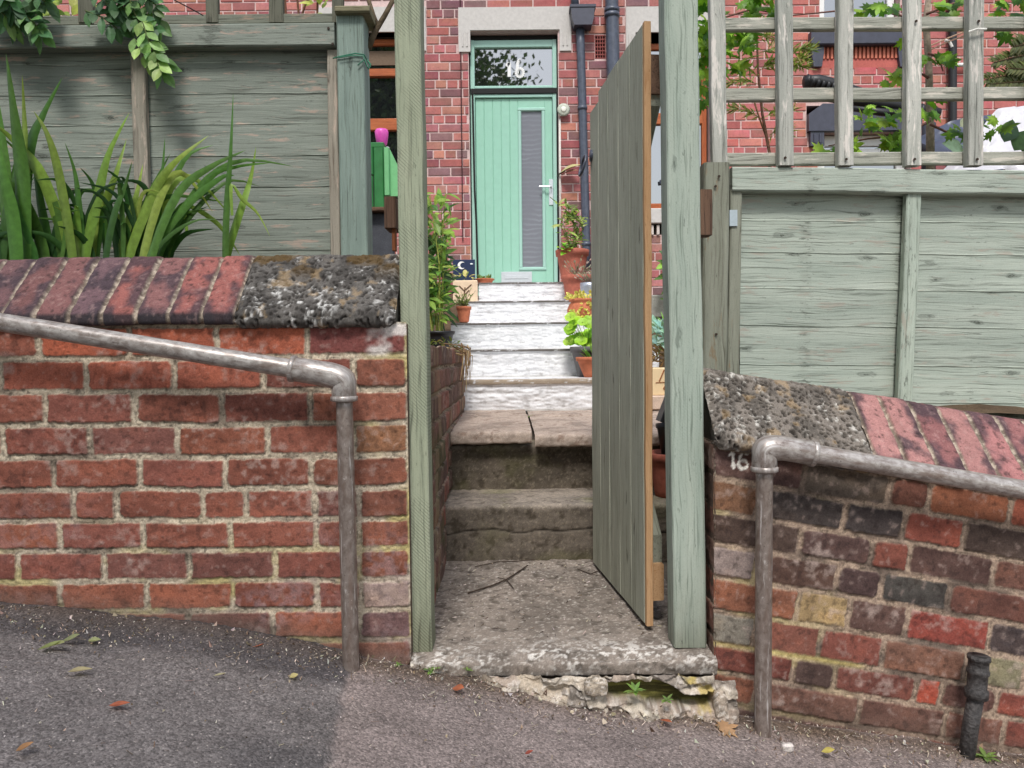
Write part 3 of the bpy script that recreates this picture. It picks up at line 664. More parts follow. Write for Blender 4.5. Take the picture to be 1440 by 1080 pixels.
def lower(seed, col, crk=None):
    g = conc(seed, col, None, (150, 138, 120), (60, 52, 42), .7, .3)
    def f(A, B, cum):
        h, c = g(A, B, cum)
        c = mixc(c, S(92, 92, 50), sst(.52, .7, fbm(A * 5, B * 6, 4, seed + 9)) * .3)
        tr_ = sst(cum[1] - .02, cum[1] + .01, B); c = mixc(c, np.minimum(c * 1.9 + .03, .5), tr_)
        cr = .0 if crk is None else np.exp(-((B - cum[1] * .55 - (fbm(A * 6, A * 0, 3, seed + 4) - .5) * .05) / .003) ** 2); h = h - cr * .006; c = mixc(c, S(30, 26, 22), cr * .8)
        return h, c
    return f
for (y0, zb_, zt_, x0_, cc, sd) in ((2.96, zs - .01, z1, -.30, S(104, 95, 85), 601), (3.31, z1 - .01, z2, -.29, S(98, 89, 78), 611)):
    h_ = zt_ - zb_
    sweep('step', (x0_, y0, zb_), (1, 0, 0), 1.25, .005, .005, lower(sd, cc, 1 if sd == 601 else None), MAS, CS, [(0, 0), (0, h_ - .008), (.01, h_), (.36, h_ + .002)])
m = MB(); m.box(-.3, 2.99, zs - .1, .95, 3.34, z1 - .012, .002); m.box(-.3, 3.34, zs - .1, .95, 3.5, z2 - .012, .002); m.build('step_core', MAS, CS)
# paving flags on the landing
zf = W(740, 606, 3.26).z
m = MB(); m.box(-.3, 3.5, zs - .1, .95, 4.56, zf - .058, .002, 'x', S(90, 80, 70)); CSF = m.build('landing_base', MAS, CS)
xj = W(750, 615, 3.26).x
flags = [('pale sandstone flag at the left front of the landing, its edge overhanging the step', -.285, xj - .006, 3.25, 4.2, .0, .004),
         ('pale sandstone flag at the right front of the landing beside the gate, slightly sunken', xj + .006, .94, 3.235, 4.2, -.012, -.002),
         ('narrow sandstone flag at the back left of the landing below the white steps', -.285, xj - .012, 4.212, 4.52, .003, 0),
         ('narrow sandstone flag at the back right of the landing below the white steps', xj + .0, .94, 4.212, 4.52, -.004, 0)]
for k, (lb, xa_, xb_, ya, yb, dz, tl) in enumerate(flags):
    sw = sweep('paving_flag', (xa_, ya, zf - .055 + dz), (1, 0, tl), xb_ - xa_, .006, .006, conc(701 + k * 10, S(174, 157, 144), None, (210, 196, 184), (120, 98, 84), .6), MAS, None,
               [(.02, 0), (0, .002), (-.002, .045), (.01, .055), (yb - ya - .006, .055), (yb - ya, .045), (yb - ya, .0)])
    tag(sw, lb, 'paving slab', 'sandstone flags of the landing')
    # white painted steps
WS = thing('white_steps', 'flight of white painted rough stone steps leading up to the mint green door', 'steps', (.1, 5.2, zf))
wy = [4.52, 4.97, 5.47, 6.02, 6.62, 7.95]; wz = [zf] + [W(730, y, Yv).z for y, Yv in ((533, 4.52), (491, 4.97), (453.5, 5.47), (423, 6.02), (397, 6.62))]
xl_ = [-.285, -.31, -.43, -.34, -.275]; xr2 = [.95, .95, .95, .85, .6]
def white(seed, dirt):
    def f(A, B, cum):
        n = fbm(A * 5, B * 46, 5, seed); n2 = fbm(A * 30, B * 110, 4, seed + 1)
        c = mixc((.72, .72, .73), (.60, .60, .61), sst(.5, .75, n) * .35)
        c = mixc(c, S(120, 112, 104), sst(.68, .8, fbm(A * 24, B * 34, 5, seed + 2) + dirt * .07) * .4)
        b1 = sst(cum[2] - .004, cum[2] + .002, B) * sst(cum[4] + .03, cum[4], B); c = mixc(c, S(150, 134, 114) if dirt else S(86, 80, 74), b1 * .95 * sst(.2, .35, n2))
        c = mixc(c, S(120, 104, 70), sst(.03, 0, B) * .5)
        h = (n - .5) * .016 + (n2 - .5) * .012
        return np.where(B > cum[1] - .004, h * .3, h), c
    return f
for k in range(5):
    h_ = wz[k + 1] - wz[k]
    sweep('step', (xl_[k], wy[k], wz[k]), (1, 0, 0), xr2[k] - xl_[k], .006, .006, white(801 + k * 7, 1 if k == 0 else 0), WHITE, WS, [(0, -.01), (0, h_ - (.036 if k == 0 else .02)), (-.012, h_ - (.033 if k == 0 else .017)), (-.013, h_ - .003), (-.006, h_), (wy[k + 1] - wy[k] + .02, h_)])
    if k == 0: pass
m = MB()
for k in range(5): m.box(xl_[k] + .004, wy[k] + .03, zf - .1, xr2[k] - .004, wy[k + 1] + .03, wz[k + 1] - .03, .002, 'x', (.6, .6, .6))
m.build('step_core', WHITE, WS)
ZL = wz[5]

# broken mortar and timber under the doorstep
def rock(name, c, sx, sy, sz, seed, col, label, cat='stone', group=None, par=None, sub=44):
    th = np.linspace(0, math.pi, sub); ph = np.linspace(0, 2 * math.pi, sub * 2)
    P, Tt = np.meshgrid(ph, th); x = np.sin(Tt) * np.cos(P); y = np.sin(Tt) * np.sin(P); z = np.cos(Tt)
    sq = lambda a: np.sign(a) * np.abs(a) ** .55
    x, y, z = sq(x), sq(y), sq(z)
    px_, pz_ = x * sx * 30, z * sz * 42 + y * sy * 42
    r = 1 + (fbm(px_ + seed, pz_, 4, seed) - .5) * .6 + (fbm(px_ * 4 + seed, pz_ * 4, 4, seed + 1) - .5) * .35
    r[:, -1] = r[:, 0]; r[0, :] = r[0, 0]; r[-1, :] = r[-1, 0]
    n = fbm(px_ * 2.2 + seed, pz_ * 2.2, 5, seed + 2)
    co = np.stack([c[0] + x * sx * (1 + (r - 1) * .15), c[1] + y * r * sy, c[2] + z * r * sz], -1)
    o = gmesh(name, co, mixc(mixc(col, np.array(col) * .5, sst(.45, .65, n)), S(214, 206, 196), sst(.5, .68, fbm(px_ * 5 + 3, pz_ * 5, 4, seed + 6)) * .7), STONE, par, True)
    if label: tag(o, label, cat, group)
    return o
def at(px, py, Y): p = W(px, py, Y); return (p.x, p.y, p.z)
BK = thing('broken_mortar', 'crumbling pale mortar and stone edge under the doorstep with a mossy gap', 'mortar', (.13, 1.99, zs - .1))
u = np.arange(xl + .01, xr_ + .045, .0026); v = np.linspace(0, 1, 60); U, Q = np.meshgrid(u, v)
zlo = G(U, 1.95) - .02; zhi = np.where(U > xr_ - .01, zs - .06, zs - .042); T = zlo + (zhi - zlo) * Q
pxu = 720 + (U - .004) / 1.99 * F
wd_, wid = worley(U * 17 + fbm(U * 20, T * 20, 3, 62) * 1.2, T * 30 + fbm(U * 20, T * 20, 3, 63) * 1.2, 61)
n1 = fbm(U * 26, T * 40, 5, 64); n2 = fbm(U * 110, T * 110, 4, 65)
lf = sst(655, 690, pxu)                                    # nothing but packed dirt left of the first pale stone
gap = sst(.0, .008, T - (zlo + .046 + .022 * (fbm(U * 14, U * 0, 3, 66) - .3))) * sst(.0, .008, (zs - .056 - .028 * sst(920, 960, pxu)) - T + .016 * (n1 - .5)) * sst(835, 850, pxu) * sst(1003, 992, pxu)
prot = (1 - Q) * .05 + .012
H = np.where(lf > 0, prot + (wid - .5) * .02 + (n1 - .5) * .03 + (n2 - .5) * .010 - sst(.35, .6, wd_) * .008, .01)
H = H * lf + (1 - lf) * ((1 - Q) * .02 + (n1 - .5) * .012 - .012) - gap * .075
H = np.maximum(H, -.022 + (n1 - .5) * .004)
pal = np.array([S(182, 168, 150), S(146, 136, 126), S(168, 152, 138), S(128, 118, 110), S(190, 178, 162)])
C = pal[(wid * 4.99).astype(int)]; C = mixc(C, C * .55, sst(.48, .66, n1)); C = mixc(C, S(222, 214, 204), sst(.56, .7, n2) * .45)
C = mixc(C, S(190, 168, 84), sst(.55, .68, fbm(U * 16, T * 20, 4, 67)) * sst(930, 960, pxu) * .7)
C = mixc(C, S(82, 70, 60), np.clip((1 - lf) + sst(.35, 0, Q) * .7, 0, 1) * .85)
C = mixc(C, mixc(S(116, 112, 60), S(70, 66, 36), sst(.35, .6, fbm(U * 12, T * 160, 4, 68))), sst(.3, .8, gap))
gmesh('broken_edge', np.stack([U, 1.995 - H, T], -1), C, STONE, BK)
rock('mortar_stone', at(1013, 992, 1.965), .018, .02, .035, 26, S(178, 164, 148), 'upright pale mortar lump at the corner of the dark wall', 'stone')
rock('mortar_stone', at(838, 965, 1.95), .03, .022, .02, 27, S(176, 162, 144), 'small angular pale stone at the left end of the mossy gap', 'stone')

# ------------------------------------------------------------------ gate posts
def post(name, label, b0, b1, ty0, ty1, Y, dep, mat, extra):
    zb_ = W((b0[0] + b1[0]) / 2, b0[1], Y).z
    pb = (W(b0[0], b0[1], Y) + W(b1[0], b1[1], Y)) / 2; pt = (W(ty0, 0, Y) + W(ty1, 0, Y)) / 2
    wd = ((W(b1[0], b0[1], Y).x - W(b0[0], b0[1], Y).x) + (W(ty1, 0, Y).x - W(ty0, 0, Y).x)) / 4
    dr = (pt - pb); pt = pb + dr * 1.16
    t = thing(name, label, 'gate post', (pb.x, Y + dep / 2, pb.z), 'gate posts')
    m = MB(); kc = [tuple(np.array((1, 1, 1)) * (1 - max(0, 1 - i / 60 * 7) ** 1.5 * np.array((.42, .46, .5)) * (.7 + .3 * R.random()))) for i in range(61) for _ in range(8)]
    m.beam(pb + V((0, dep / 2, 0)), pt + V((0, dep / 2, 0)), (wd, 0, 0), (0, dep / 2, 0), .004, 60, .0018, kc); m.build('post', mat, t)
    return t
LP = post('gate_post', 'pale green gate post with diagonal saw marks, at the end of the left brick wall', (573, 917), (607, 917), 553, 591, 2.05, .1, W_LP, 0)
m = MB(); pbox(m, 540, 276, 556, 320, 2.17, .1, .004, 'z'); m.build('wood_block', W_BRN, LP)
m = MB(); pbox(m, 551, 321, 556, 352, 2.18, .03, .002, 'z', S(120, 70, 40)); m.build('rusty_bracket', COLP, LP)
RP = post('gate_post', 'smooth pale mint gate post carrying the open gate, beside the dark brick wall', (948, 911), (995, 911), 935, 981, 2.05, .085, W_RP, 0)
m = MB(); pbox(m, 983, 266, 1003, 330, 2.17, .06, .006, 'z', (1, 1, 1), 8, .003); m.build('wood_block', W_BRN, RP)

# ------------------------------------------------------------------ gate (open, swung inward)
hx, hy = W(909, 500, 2.2).x, 2.2; fx, fy = W(835, 470, 2.87).x, 2.87
hg = V((hx, hy, 0)); fr = V((fx, fy, 0)); gd = (fr - hg); GL = gd.length; gd.normalize(); gn = V((-gd.y, gd.x, 0))
if gn.x > 0: gn = -gn            # gn points to the visible (path) side
zb0, zt0 = W(917, 876, 2.2).z, W(906, 35, 2.2).z
GT = thing('garden_gate', 'tall green boarded gate standing open inward, raw orange timber edge towards the street', 'gate', (hx, hy, zb0))
m = MB(); nbd = 5; bw = GL / nbd
for k in range(nbd):
    s0, s1 = k * bw, (k + 1) * bw; mid = hg + gd * ((s0 + s1) / 2)
    tz = zt0 - max(0, ((k + .5) / nbd - .6)) ** 2 * .42
    m.beam(mid + V((0, 0, zb0)) , mid + V((0, 0, tz)), gd * (bw / 2 - .0012), gn * .009, .0022, 24, .001, (.92 + R.random() * .14,) * 3)
m.build('boards', W_GATE, GT)
m = MB(); e = hg - gd * .011 + gn * -.001
m.beam(e + V((0, 0, zb0 - .002)), e + V((0, 0, zt0 + .002)), gd * .0095, gn * .0098, .002, 30, .0014); m.build('edge_strip', W_RAW, GT)
for z_ in (W(925, 100, 2.2).z, W(932, 815, 2.25).z):
    m = MB(); a = hg - gn * .034; m.beam(a + gd * .02 + V((0, 0, z_)), a + gd * (GL - .04) + V((0, 0, z_)), V((0, 0, .055)), gn * .022, .004, 8, .001); m.build('ledge', W_RAW if z_ < 0 else W_BRN, GT)
m = MB(); a = hg - gn * .034
for za, zb_ in ((W(925, 118, 2.2).z, W(930, 430, 2.3).z), (W(930, 780, 2.2).z, W(930, 505, 2.3).z)):
    m.beam(a + gd * .03 + V((0, 0, za)), a + gd * (GL - .06) + V((0, 0, zb_)), V((0, 0, .05)), gn * .02, .004, 8, .001)
m.build('brace', W_GREY, GT)
m = MB(); c = hg + gd * (GL - .028) + gn * .02 + V((0, 0, W(830, 215, 2.8).z))
m.lathe((0, 0, 0), [(.001, 0), (.022, 0), (.022, .006), (.001, .008)], 16)
m2 = MB(); rot = gn.to_track_quat('Z', 'Y').to_matrix()
m2.add([c - gn * .011 + rot @ V(p) for p in m.v], m.f)
ring = []
for k in range(25):
    an = 2 * math.pi * k / 24; ring.append(c + gn * (.014 + .016 * (1 - math.cos(an)) * .6) + gd * (.038 * math.sin(an)) + V((0, 0, -.036 + .036 * math.cos(an))))
m2.tube(ring, .0048, 8); m2.build('ring_handle', IRON, GT, True)

# ------------------------------------------------------------------ handrails
def arc(p0, p1, p2, n=8):
    return [p0 * (1 - t) ** 2 + p1 * 2 * t * (1 - t) + p2 * t * t for t in [k / n for k in range(n + 1)]]
def rail(label, far, near, corner, down, base, side):
    YR = 1.93; c = W(*corner, YR); n_ = W(*near, YR); f_ = W(*far, YR); d_ = W(*down, YR); b_ = V((d_.x + (base[0] - down[0]) / F * YR, YR, W(base[0], base[1], YR).z))
    t = thing('handrail', label, 'handrail', (b_.x, b_.y, b_.z), 'galvanised tube handrails on the walls')
    m = MB(); dd = (f_ - n_).normalized(); L = (f_ - n_).length + 1.1
    m.tube([n_ + dd * (L * k / 30) for k in range(31)], .0232, 24); m.build('top_rail', GALV, t, True)
    m = MB(); m.tube([d_.lerp(b_ - V((0, 0, .05)), k / 24) for k in range(25)], .021, 24); m.build('upright', GALVD, t, True)
    m = MB(); e0 = n_ - dd * .0; p = arc(n_ + dd * .02, c, d_ + V((0, 0, .03)), 10)
    pts = [n_ + dd * .085, n_ + dd * .08] + p + [d_ - V((0, 0, .012)), d_ - V((0, 0, .016))]
    m.tube(pts, [.0255, .0308] + [.0308] * 2 + [.032] * 7 + [.0308] * 2 + [.0308, .0255], 24)
    for q, ax_ in ((n_ + dd * .078, dd), (d_ - V((0, 0, .008)), V((0, 0, 1)))):
        m.tube([q - ax_ * .007, q - ax_ * .005, q + ax_ * .005, q + ax_ * .007], [.030, .0338, .0338, .030], 24)
    m.build('elbow_joint', GALV, t, True)
    return t
rail('weathered galvanised handrail running down to the gate along the left wall', (0, 453), (455, 525.5), (487, 530), (484, 556), (487, 952), -1)
rail('weathered galvanised handrail running downhill along the right wall from a rounded elbow', (1440, 688.5), (1100, 630), (1071, 625), (1075, 655), (1073, 1046), 1)

# cast iron stub pipe at the wall foot
t = thing('iron_pipe', 'short black cast iron pipe stub rising against the dark brick wall', 'pipe', at(1358, 1062, 1.95))
m = MB(); p0, p1 = W(1357, 1066, 1.955), W(1373, 975, 1.955)
m.tube([p0 - V((0, 0, .03)), p0.lerp(p1, .5), p1], .0195, 18); m.build('pipe', CASTIRON, t, True)
p2 = W(1377, 922, 1.955); dq = p2 - p1
m = MB(); m.tube([p1 - dq * .12, p1 - dq * .1, p1 + dq * .1, p1 + dq * .14, p1 + dq * .5, p1 + dq * .54, p1 + dq * .62, p1 + dq * .66, p1 + dq * .88, p1 + dq * .9, p1 + dq * 1.0, p1 + dq * 1.0, p1 + dq * .94], [.019, .028, .028, .0235, .0235, .027, .027, .024, .024, .0275, .0265, .019, .017], 18); m.build('socket', CASTIRON, t, True)

# ------------------------------------------------------------------ fences
def lap_fence(label, x0, x1, lines, Y, mat, n_at):
    """boards between the z levels in lines (top first)"""
    m = MB()
    for k in range(len(lines) - 1):
        zt_, zb_ = lines[k], lines[k + 1]; h = (zt_ - zb_) / 2 + .008; zc = (zt_ + zb_) / 2 + .006
        tilt = .022
        m.beam((x0, Y, zc), (x1, Y + 0.0, zc + n_at), V((0, -math.sin(tilt), -math.cos(tilt))) * -h, V((0, math.cos(tilt), -math.sin(tilt))) * .004, .0012, 90, .0007, (.91 + .17 * R.random(),) * 3, .0035, 1.0)
    return m
YL = 2.58
LFN = thing('fence', 'dull grey green overlapping board fence behind the iris leaves', 'fence', (W(230, 355, YL).x, YL, .2))
lz = [W(230, y, YL).z for y in (70, 90, 133, 176, 220, 264, 309, 353, 396)]
lap_fence('', -2.6, W(463, 200, YL).x, lz, YL, W_LF, 0).build('lap_boards', W_LF, LFN)
m = MB(); pbox(m, -500, 36, 470, 68, YL - .055, .045, .004, 'x', (1, 1, 1), 30, .0015); m.build('top_rail', W_LF, LFN)
m = MB(); pbox(m, -500, 23, 472, 37, YL - .03, .06, .003, 'x', (.8, .76, .7), 30, .001); m.build('capping', W_LF, LFN)
m = MB(); pbox(m, 187, 70, 207, 372, YL - .034, .024, .003, 'z', (1.05, 1.02, .98), 20, .001); m.build('batten', W_BAT, LFN)
m = MB(); pbox(m, 462, 70, 476, 372, YL - .034, .03, .003, 'z', (1.1, 1.05, 1), 20, .001); m.build('batten', W_BAT, LFN)
m = MB(); pbox(m, 476, 18, 514, 375, YL - .05, .1, .004, 'z', (1, 1, 1), 30, .001); m.build('fence_post', W_LPF, LFN)
m = MB(); a, b, c, d = prect(471, 8, 520, 18, YL - .07); m.box(a, YL - .075, c, b, YL + .08, d, .006, 'x', (.9, .8, .62)); m.build('post_cap', W_GREY, LFN)
LT = thing('trellis', 'dull brown slatted trellis on top of the left fence', 'trellis', (W(230, 20, YL).x, YL, W(230, 24, YL).z))
for px0, px1 in ((108, 129), (202, 219), (288, 305), (377, 397), (466, 482), (15, 33), (-75, -57)):
    m = MB(); pbox(m, px0, -70, px1, 31, YL - .036, .024, .003, 'z', (1, 1, 1), 10, .001); m.build('slat', W_TREL2, LT)
m = MB(); pbox(m, -500, -62, 480, -44, YL - .012, .02, .003, 'x'); m.build('crossbar', W_TREL2, LT)
m = MB(); c0 = W(462, 82, YL - .06); pts = [W(468, 82, YL - .052), W(480, 79, YL - .056), W(500, 75, YL - .056), W(512, 77, YL - .056), W(516, 84, YL - .03), W(521, 93, YL - .02), W(518, 97, YL - .03), W(512, 84, YL - .056), W(503, 92, YL - .058)]
m.tube(pts, .0022, 6, S(60, 120, 96)); m.tube([W(x, y, YL - .06) for x, y in ((476, 81), (495, 78), (511, 79), (517, 95), (522, 91), (516, 84))], .0018, 6, S(70, 130, 104))
tag(m.build('garden_twine', COLP, None, True), 'green twine knotted round the capped fence post', 'twine')
m = MB(); m.tube([W(*p, 2.62) for p in ((518, 68), (524, 52), (530, 40), (541, 22), (556, -6))], [.012, .011, .010, .009, .008], 8, S(90, 78, 62)); m.tube([W(*p, 2.62) for p in ((531, 38), (525, 22), (517, -4))], [.009, .008, .007], 8, S(90, 78, 62))
tag(m.build('bare_branch', BARK, None, True), 'bare forked branch rising behind the capped fence post', 'branch')

YR_ = 2.5
RFN = thing('fence', 'pale mint overlapping board fence under the weathered trellis', 'fence', (W(1240, 560, YR_).x, YR_, -.3))
slope = (W(1440, 358, YR_).z - W(1042, 353, YR_).z)
def zr(y): return W(1042, y, YR_).z
x0_, x1_ = W(1040, 400, YR_).x, 2.9
k_ = slope / (W(1440, 355, YR_).x - W(1042, 355, YR_).x) * (x1_ - x0_)
lap_fence('', x0_, x1_, [zr(y) for y in (268, 309, 354, 405, 457, 511, 562, 612, 662, 712, 762, 812)], YR_, W_RF, k_).build('lap_boards', W_RF, RFN)
def sbeam(m, y0, y1, xa_, Yf, dep, xe=2.9, col=(1, 1, 1)):
    a = W(xa_, (y0 + y1) / 2, Yf); h = abs(W(xa_, y0, Yf).z - W(xa_, y1, Yf).z) / 2; ln = xe - a.x
    m.beam((a.x, Yf + dep / 2, a.z), (xe, Yf + dep / 2, a.z + slope / (W(1440, 355, YR_).x - W(1042, 355, YR_).x) * ln), (0, 0, h), (0, dep / 2, 0), .004, 30, .0015, col)
m = MB(); sbeam(m, 234, 268, 1030, YR_ - .055, .05); m.build('top_rail', W_RF, RFN)
m = MB(); m.beam(W(1034, 268, YR_ - .03), W(1024, 800, YR_ - .03), (.0185, 0, 0), (0, .014, 0), .003, 20, .001); m.build('batten', W_GREY, RFN)
m = MB(); m.beam(W(1283, 269, YR_ - .03), W(1260, 800, YR_ - .03), (.0235, 0, 0), (0, .014, 0), .003, 20, .0012, (1.0, 1.02, 1.0)); m.build('batten', W_RF, RFN)
m = MB(); m.beam(W(1009, 228, 2.42) + V((0, .04, 0)), W(1001, 800, 2.42) + V((0, .04, 0)), (.04, 0, 0), (0, .04, 0), .006, 24, .0015); m.build('fence_post', W_GREY, RFN)
m = MB(); pbox(m, 1026, 295, 1037, 318, YR_ - .05, .003, .001); m.build('bracket', mat_plain('zinc', S(170, 180, 184), .4, .6, .1, 60, .05), RFN)
RT = thing('trellis', 'silvery weathered trellis of square lattice on top of the right fence', 'trellis', (W(1200, 225, 2.45).x, 2.45, W(1200, 230, 2.45).z))
for (xt, xb_) in ((1008, 1013), (1104, 1106), (1190, 1190), (1286, 1286), (1374, 1373), (1462, 1461), (1550, 1549)):
    m = MB(); m.beam(W(xt, -90, 2.435) + V((0, .017, 0)), W(xb_, 232, 2.435) + V((0, .017, 0)), (.0235, 0, 0), (0, .017, 0), .003, 20, .0012, (1.0 + R.uniform(-.12, .2),) * 3); m.build('slat', W_TREL, RT)
for y0, y1 in ((25, 42), (124, 141), (216, 231), (-80, -63)):
    m = MB(); a = W(1002, (y0 + y1) / 2, 2.472); m.beam((a.x, a.y + .012, a.z), (2.9, a.y + .012, a.z - .012), (0, 0, .0195), (0, .012, 0), .003, 30, .001, (.95, .95, .9)); m.build('crossbar', W_TREL, RT)

for k, (x, y, Yn, par) in enumerate(((1011, 248, 2.416, RFN), (1006, 262, 2.416, RFN), (1007, 470, 2.416, RFN), (1004, 560, 2.416, RFN), (1032, 275, YR_ - .034, RFN), (1030, 430, YR_ - .034, RFN), (1104, 222, 2.432, RT), (1190, 224, 2.432, RT), (1286, 224, 2.432, RT), (1374, 224, 2.432, RT), (1376, 30, 2.432, RT), (1288, 30, 2.432, RT), (468, 62, YL - .056, LFN), (462, 40, YL - .056, LFN))):
    m = MB(); c = W(x, y, Yn); m.tube([c, c - V((0, .003, 0))], .0042, 8, S(60, 48, 40)); m.build('nail_head', COLP, par)

# ------------------------------------------------------------------ houses
YH = 7.95
def hr(x0, y0, x1, y1): return prect(x0, y0, x1, y1, YH)
def house_wall(x0, x1, z0, z1, holes, pal, seed, parent, mcol):
    c = .0885; L = .235; m = MB(); mo = 0.011
    nrow = int((z1 - z0) / c); hd = [r for r in range(nrow) if r % 4 == 1]
    for r in range(nrow):
        za, zb_ = z0 + r * c, z0 + (r + 1) * c
        segs = [(x0, x1)]
        for hx0, hx1, hz0, hz1 in holes:
            if hz1 > za + .02 and hz0 < zb_ - .02:
                ns = []
                for a, b in segs:
                    if hx1 <= a or hx0 >= b: ns.append((a, b)); continue
                    if hx0 > a: ns.append((a, hx0))
                    if hx1 < b: ns.append((hx1, b))
                segs = ns
        ln = L / 2 if r in hd else L; off = (.06 if r in hd else (.118 if r % 2 else 0)) + R.uniform(-.02, .02)
        for a, b in segs:
            k = math.floor((a - off) / ln)
            while off + k * ln < b:
                p, q = max(a, off + k * ln), min(b, off + (k + 1) * ln); k += 1
                if q - p < .03: continue
                g = [R.uniform(.004, .007) for _ in range(4)]; p += g[0]; q -= g[1]; y = R.uniform(-.002, .002)
                zz0, zz1 = za + g[2], zb_ - g[3]
                w_ = sum(t[0] for t in pal); s_ = R.uniform(0, w_); cc = pal[-1][1]
                for t in pal:
                    if s_ < t[0]: cc = t[1]; break
                    s_ -= t[0]
                kf = R.uniform(.78, 1.1); cc = tuple(v_ * kf for v_ in cc); e = .004
                yf = YH - .008 + y
                # split the face so a burnt or paler end can show
                mid = p + (q - p) * R.uniform(.35, .65); c2 = tuple(v_ * R.uniform(.82, 1.15) for v_ in cc)
                vs = [(p, YH + .004, zz0), (q, YH + .004, zz0), (q, YH + .004, zz1), (p, YH + .004, zz1), (p + e, yf, zz0 + e), (q - e, yf, zz0 + e), (q - e, yf, zz1 - e), (p + e, yf, zz1 - e), (mid, yf, zz0 + e), (mid, yf, zz1 - e)]
                m.add(vs, [[4, 8, 9, 7], [8, 5, 6, 9], [0, 1, 5, 8, 4], [1, 2, 6, 5], [2, 3, 7, 9, 6], [3, 0, 4, 7]], [cc, c2, c2, cc, cc, c2, c2, cc, cc, c2])
    m.build('brickwork', HBR, parent)
    # mortar bed with openings and reveals
    xs_ = sorted({x0, x1} | {h[0] for h in holes} | {h[1] for h in holes}); zs_ = sorted({z0, z1} | {h[2] for h in holes} | {h[3] for h in holes})
    xs_ = [v_ for v_ in xs_ if x0 <= v_ <= x1]; zs_ = [v_ for v_ in zs_ if z0 <= v_ <= z1]
    m = MB(); inh = lambda x, z: any(h[0] < x < h[1] and h[2] < z < h[3] for h in holes)
    for i in range(len(xs_) - 1):
        for j in range(len(zs_) - 1):
            a, b, c_, d = xs_[i], xs_[i + 1], zs_[j], zs_[j + 1]
            if not inh((a + b) / 2, (c_ + d) / 2): m.add([(a, YH, c_), (b, YH, c_), (b, YH, d), (a, YH, d)], [[0, 1, 2, 3]], mcol)
    for a, b, c_, d in holes:
        y2 = YH + .25
        m.add([(a, YH, c_), (b, YH, c_), (b, YH, d), (a, YH, d), (a, y2, c_), (b, y2, c_), (b, y2, d), (a, y2, d)], [[0, 4, 5, 1], [1, 5, 6, 2], [2, 6, 7, 3], [3, 7, 4, 0]], tuple(v_ * .8 for v_ in mcol))
    m.add([(x0, YH + .3, z0), (x1, YH + .3, z0), (x1, YH + .3, z1), (x0, YH + .3, z1)], [[0, 1, 2, 3]], mcol)
    m.build('wall', HBR, parent)
PALH = [(4, S(172, 110, 107)), (3, S(162, 99, 97)), (2, S(180, 120, 114)), (1.2, S(134, 100, 102)), (.8, S(182, 124, 110))]
PALN = [(4, S(184, 114, 108)), (3, S(176, 104, 100)), (2, S(192, 124, 116)), (1, S(154, 98, 98))]
XS = W(1004, 150, YH).x
HS = thing('brick_house', 'pink brick terraced house with the mint green front door numbered 16', 'house', (.1, YH, .4))
door_h = hr(661, 44, 786, 440); lw = hr(462, 46, 583, 297); rw = hr(893, 46, 999, 294); ab = hr(837, 50, 851, 82)
door_h = (door_h[0], door_h[1], ZL - .05, door_h[3])
lint = []
def lintel(x0, x1, yt, yb, ye, ear):
    a, b, c_, d = hr(x0, yt, x1, ye); zb_ = W((x0 + x1) / 2, yb, YH).z; ew = ear / F * YH
    m = MB(); y0 = YH - .022
    m.prism([(a, c_), (a + ew, c_), (a + ew, zb_), (b - ew, zb_), (b - ew, c_), (b, c_), (b, d), (a, d)], y0, YH + .12)
    for q in (a + ew * .35, a + ew * .7, b - ew * .35, b - ew * .7):
        m.box(q - .008, y0 - .008, c_ + .05, q + .008, y0 + .002, zb_ - .02, .004, 'z')
    m.build('lintel', STUC, HS); return [(a, b, zb_, d), (a, a + ew, c_, d), (b - ew, b, c_, d)]
holes = [door_h, lw, rw, ab, hr(888, 293, 1003, 316), hr(888, 316, 1003, 330)]
holes_cut = list(holes) + lintel(645, 803, 11, 43, 73, 16) + lintel(447, 599, 11, 46, 73, 15) + lintel(880, 1012, 10, 46, 73, 13)
house_wall(-6.5, XS, -.9, 4.6, holes_cut, PALH, 5, HS, (.62, .46, .44))
# door
DR = MB(); a, b, c_, d = door_h
fx0, fx1, fz1 = W(663, 250, YH).x, W(784, 250, YH).x, W(722, 52, YH).z
ztr = W(722, 121, YH).z; zdr = W(722, 128, YH).z; Yd = YH + .07
m = MB(); fw = .045
m.box(a + .01, Yd, ZL, a + .01 + fw, Yd + .07, fz1, .006, 'z'); m.box(b - .01 - fw, Yd, ZL, b - .01, Yd + .07, fz1, .006, 'z')
m.box(a + .01 + fw, Yd, fz1 - .075, b - .01 - fw, Yd + .07, fz1, .006); m.box(a + .01 + fw, Yd + .001, ztr, b - .01 - fw, Yd + .07, ztr + .03, .006)
FRM = m.build('door_frame', MINT2, HS)
m = MB(); m.box(a, Yd + .02, fz1, b, Yd + .1, fz1 + .05, .003); m.box(a + .012, Yd - .012, zdr - .004, b - .012, Yd + .02, ztr - .001, .002)
m.box(a + .001, Yd + .015, ZL, a + .012, Yd + .03, zdr, .001, 'z'); m.box(b - .012, Yd + .015, ZL, b - .001, Yd + .03, zdr, .001, 'z'); 
m.tube([(W(664 + (8 if k > 3 else 6) * k / 6, 126 + 46 * k, YH).x, Yd - .004, W(664, 126 + 46 * k, YH).z) for k in range(7)], .011, 6)
m.tube([(W(783.5, 126, YH).x, Yd - .004, W(783, 126 + 46 * k, YH).z) for k in range(7)], .008, 6)
m.build('door_seal', SEAL, HS)
ta, tb, tc, td = a + .01 + fw, b - .01 - fw, ztr + .03, fz1 - .075
m = MB(); m.box(ta, Yd + .035, tc, tb, Yd + .045, td, .001); TR = m.build('transom_pane', GLASS, HS)
m = MB()
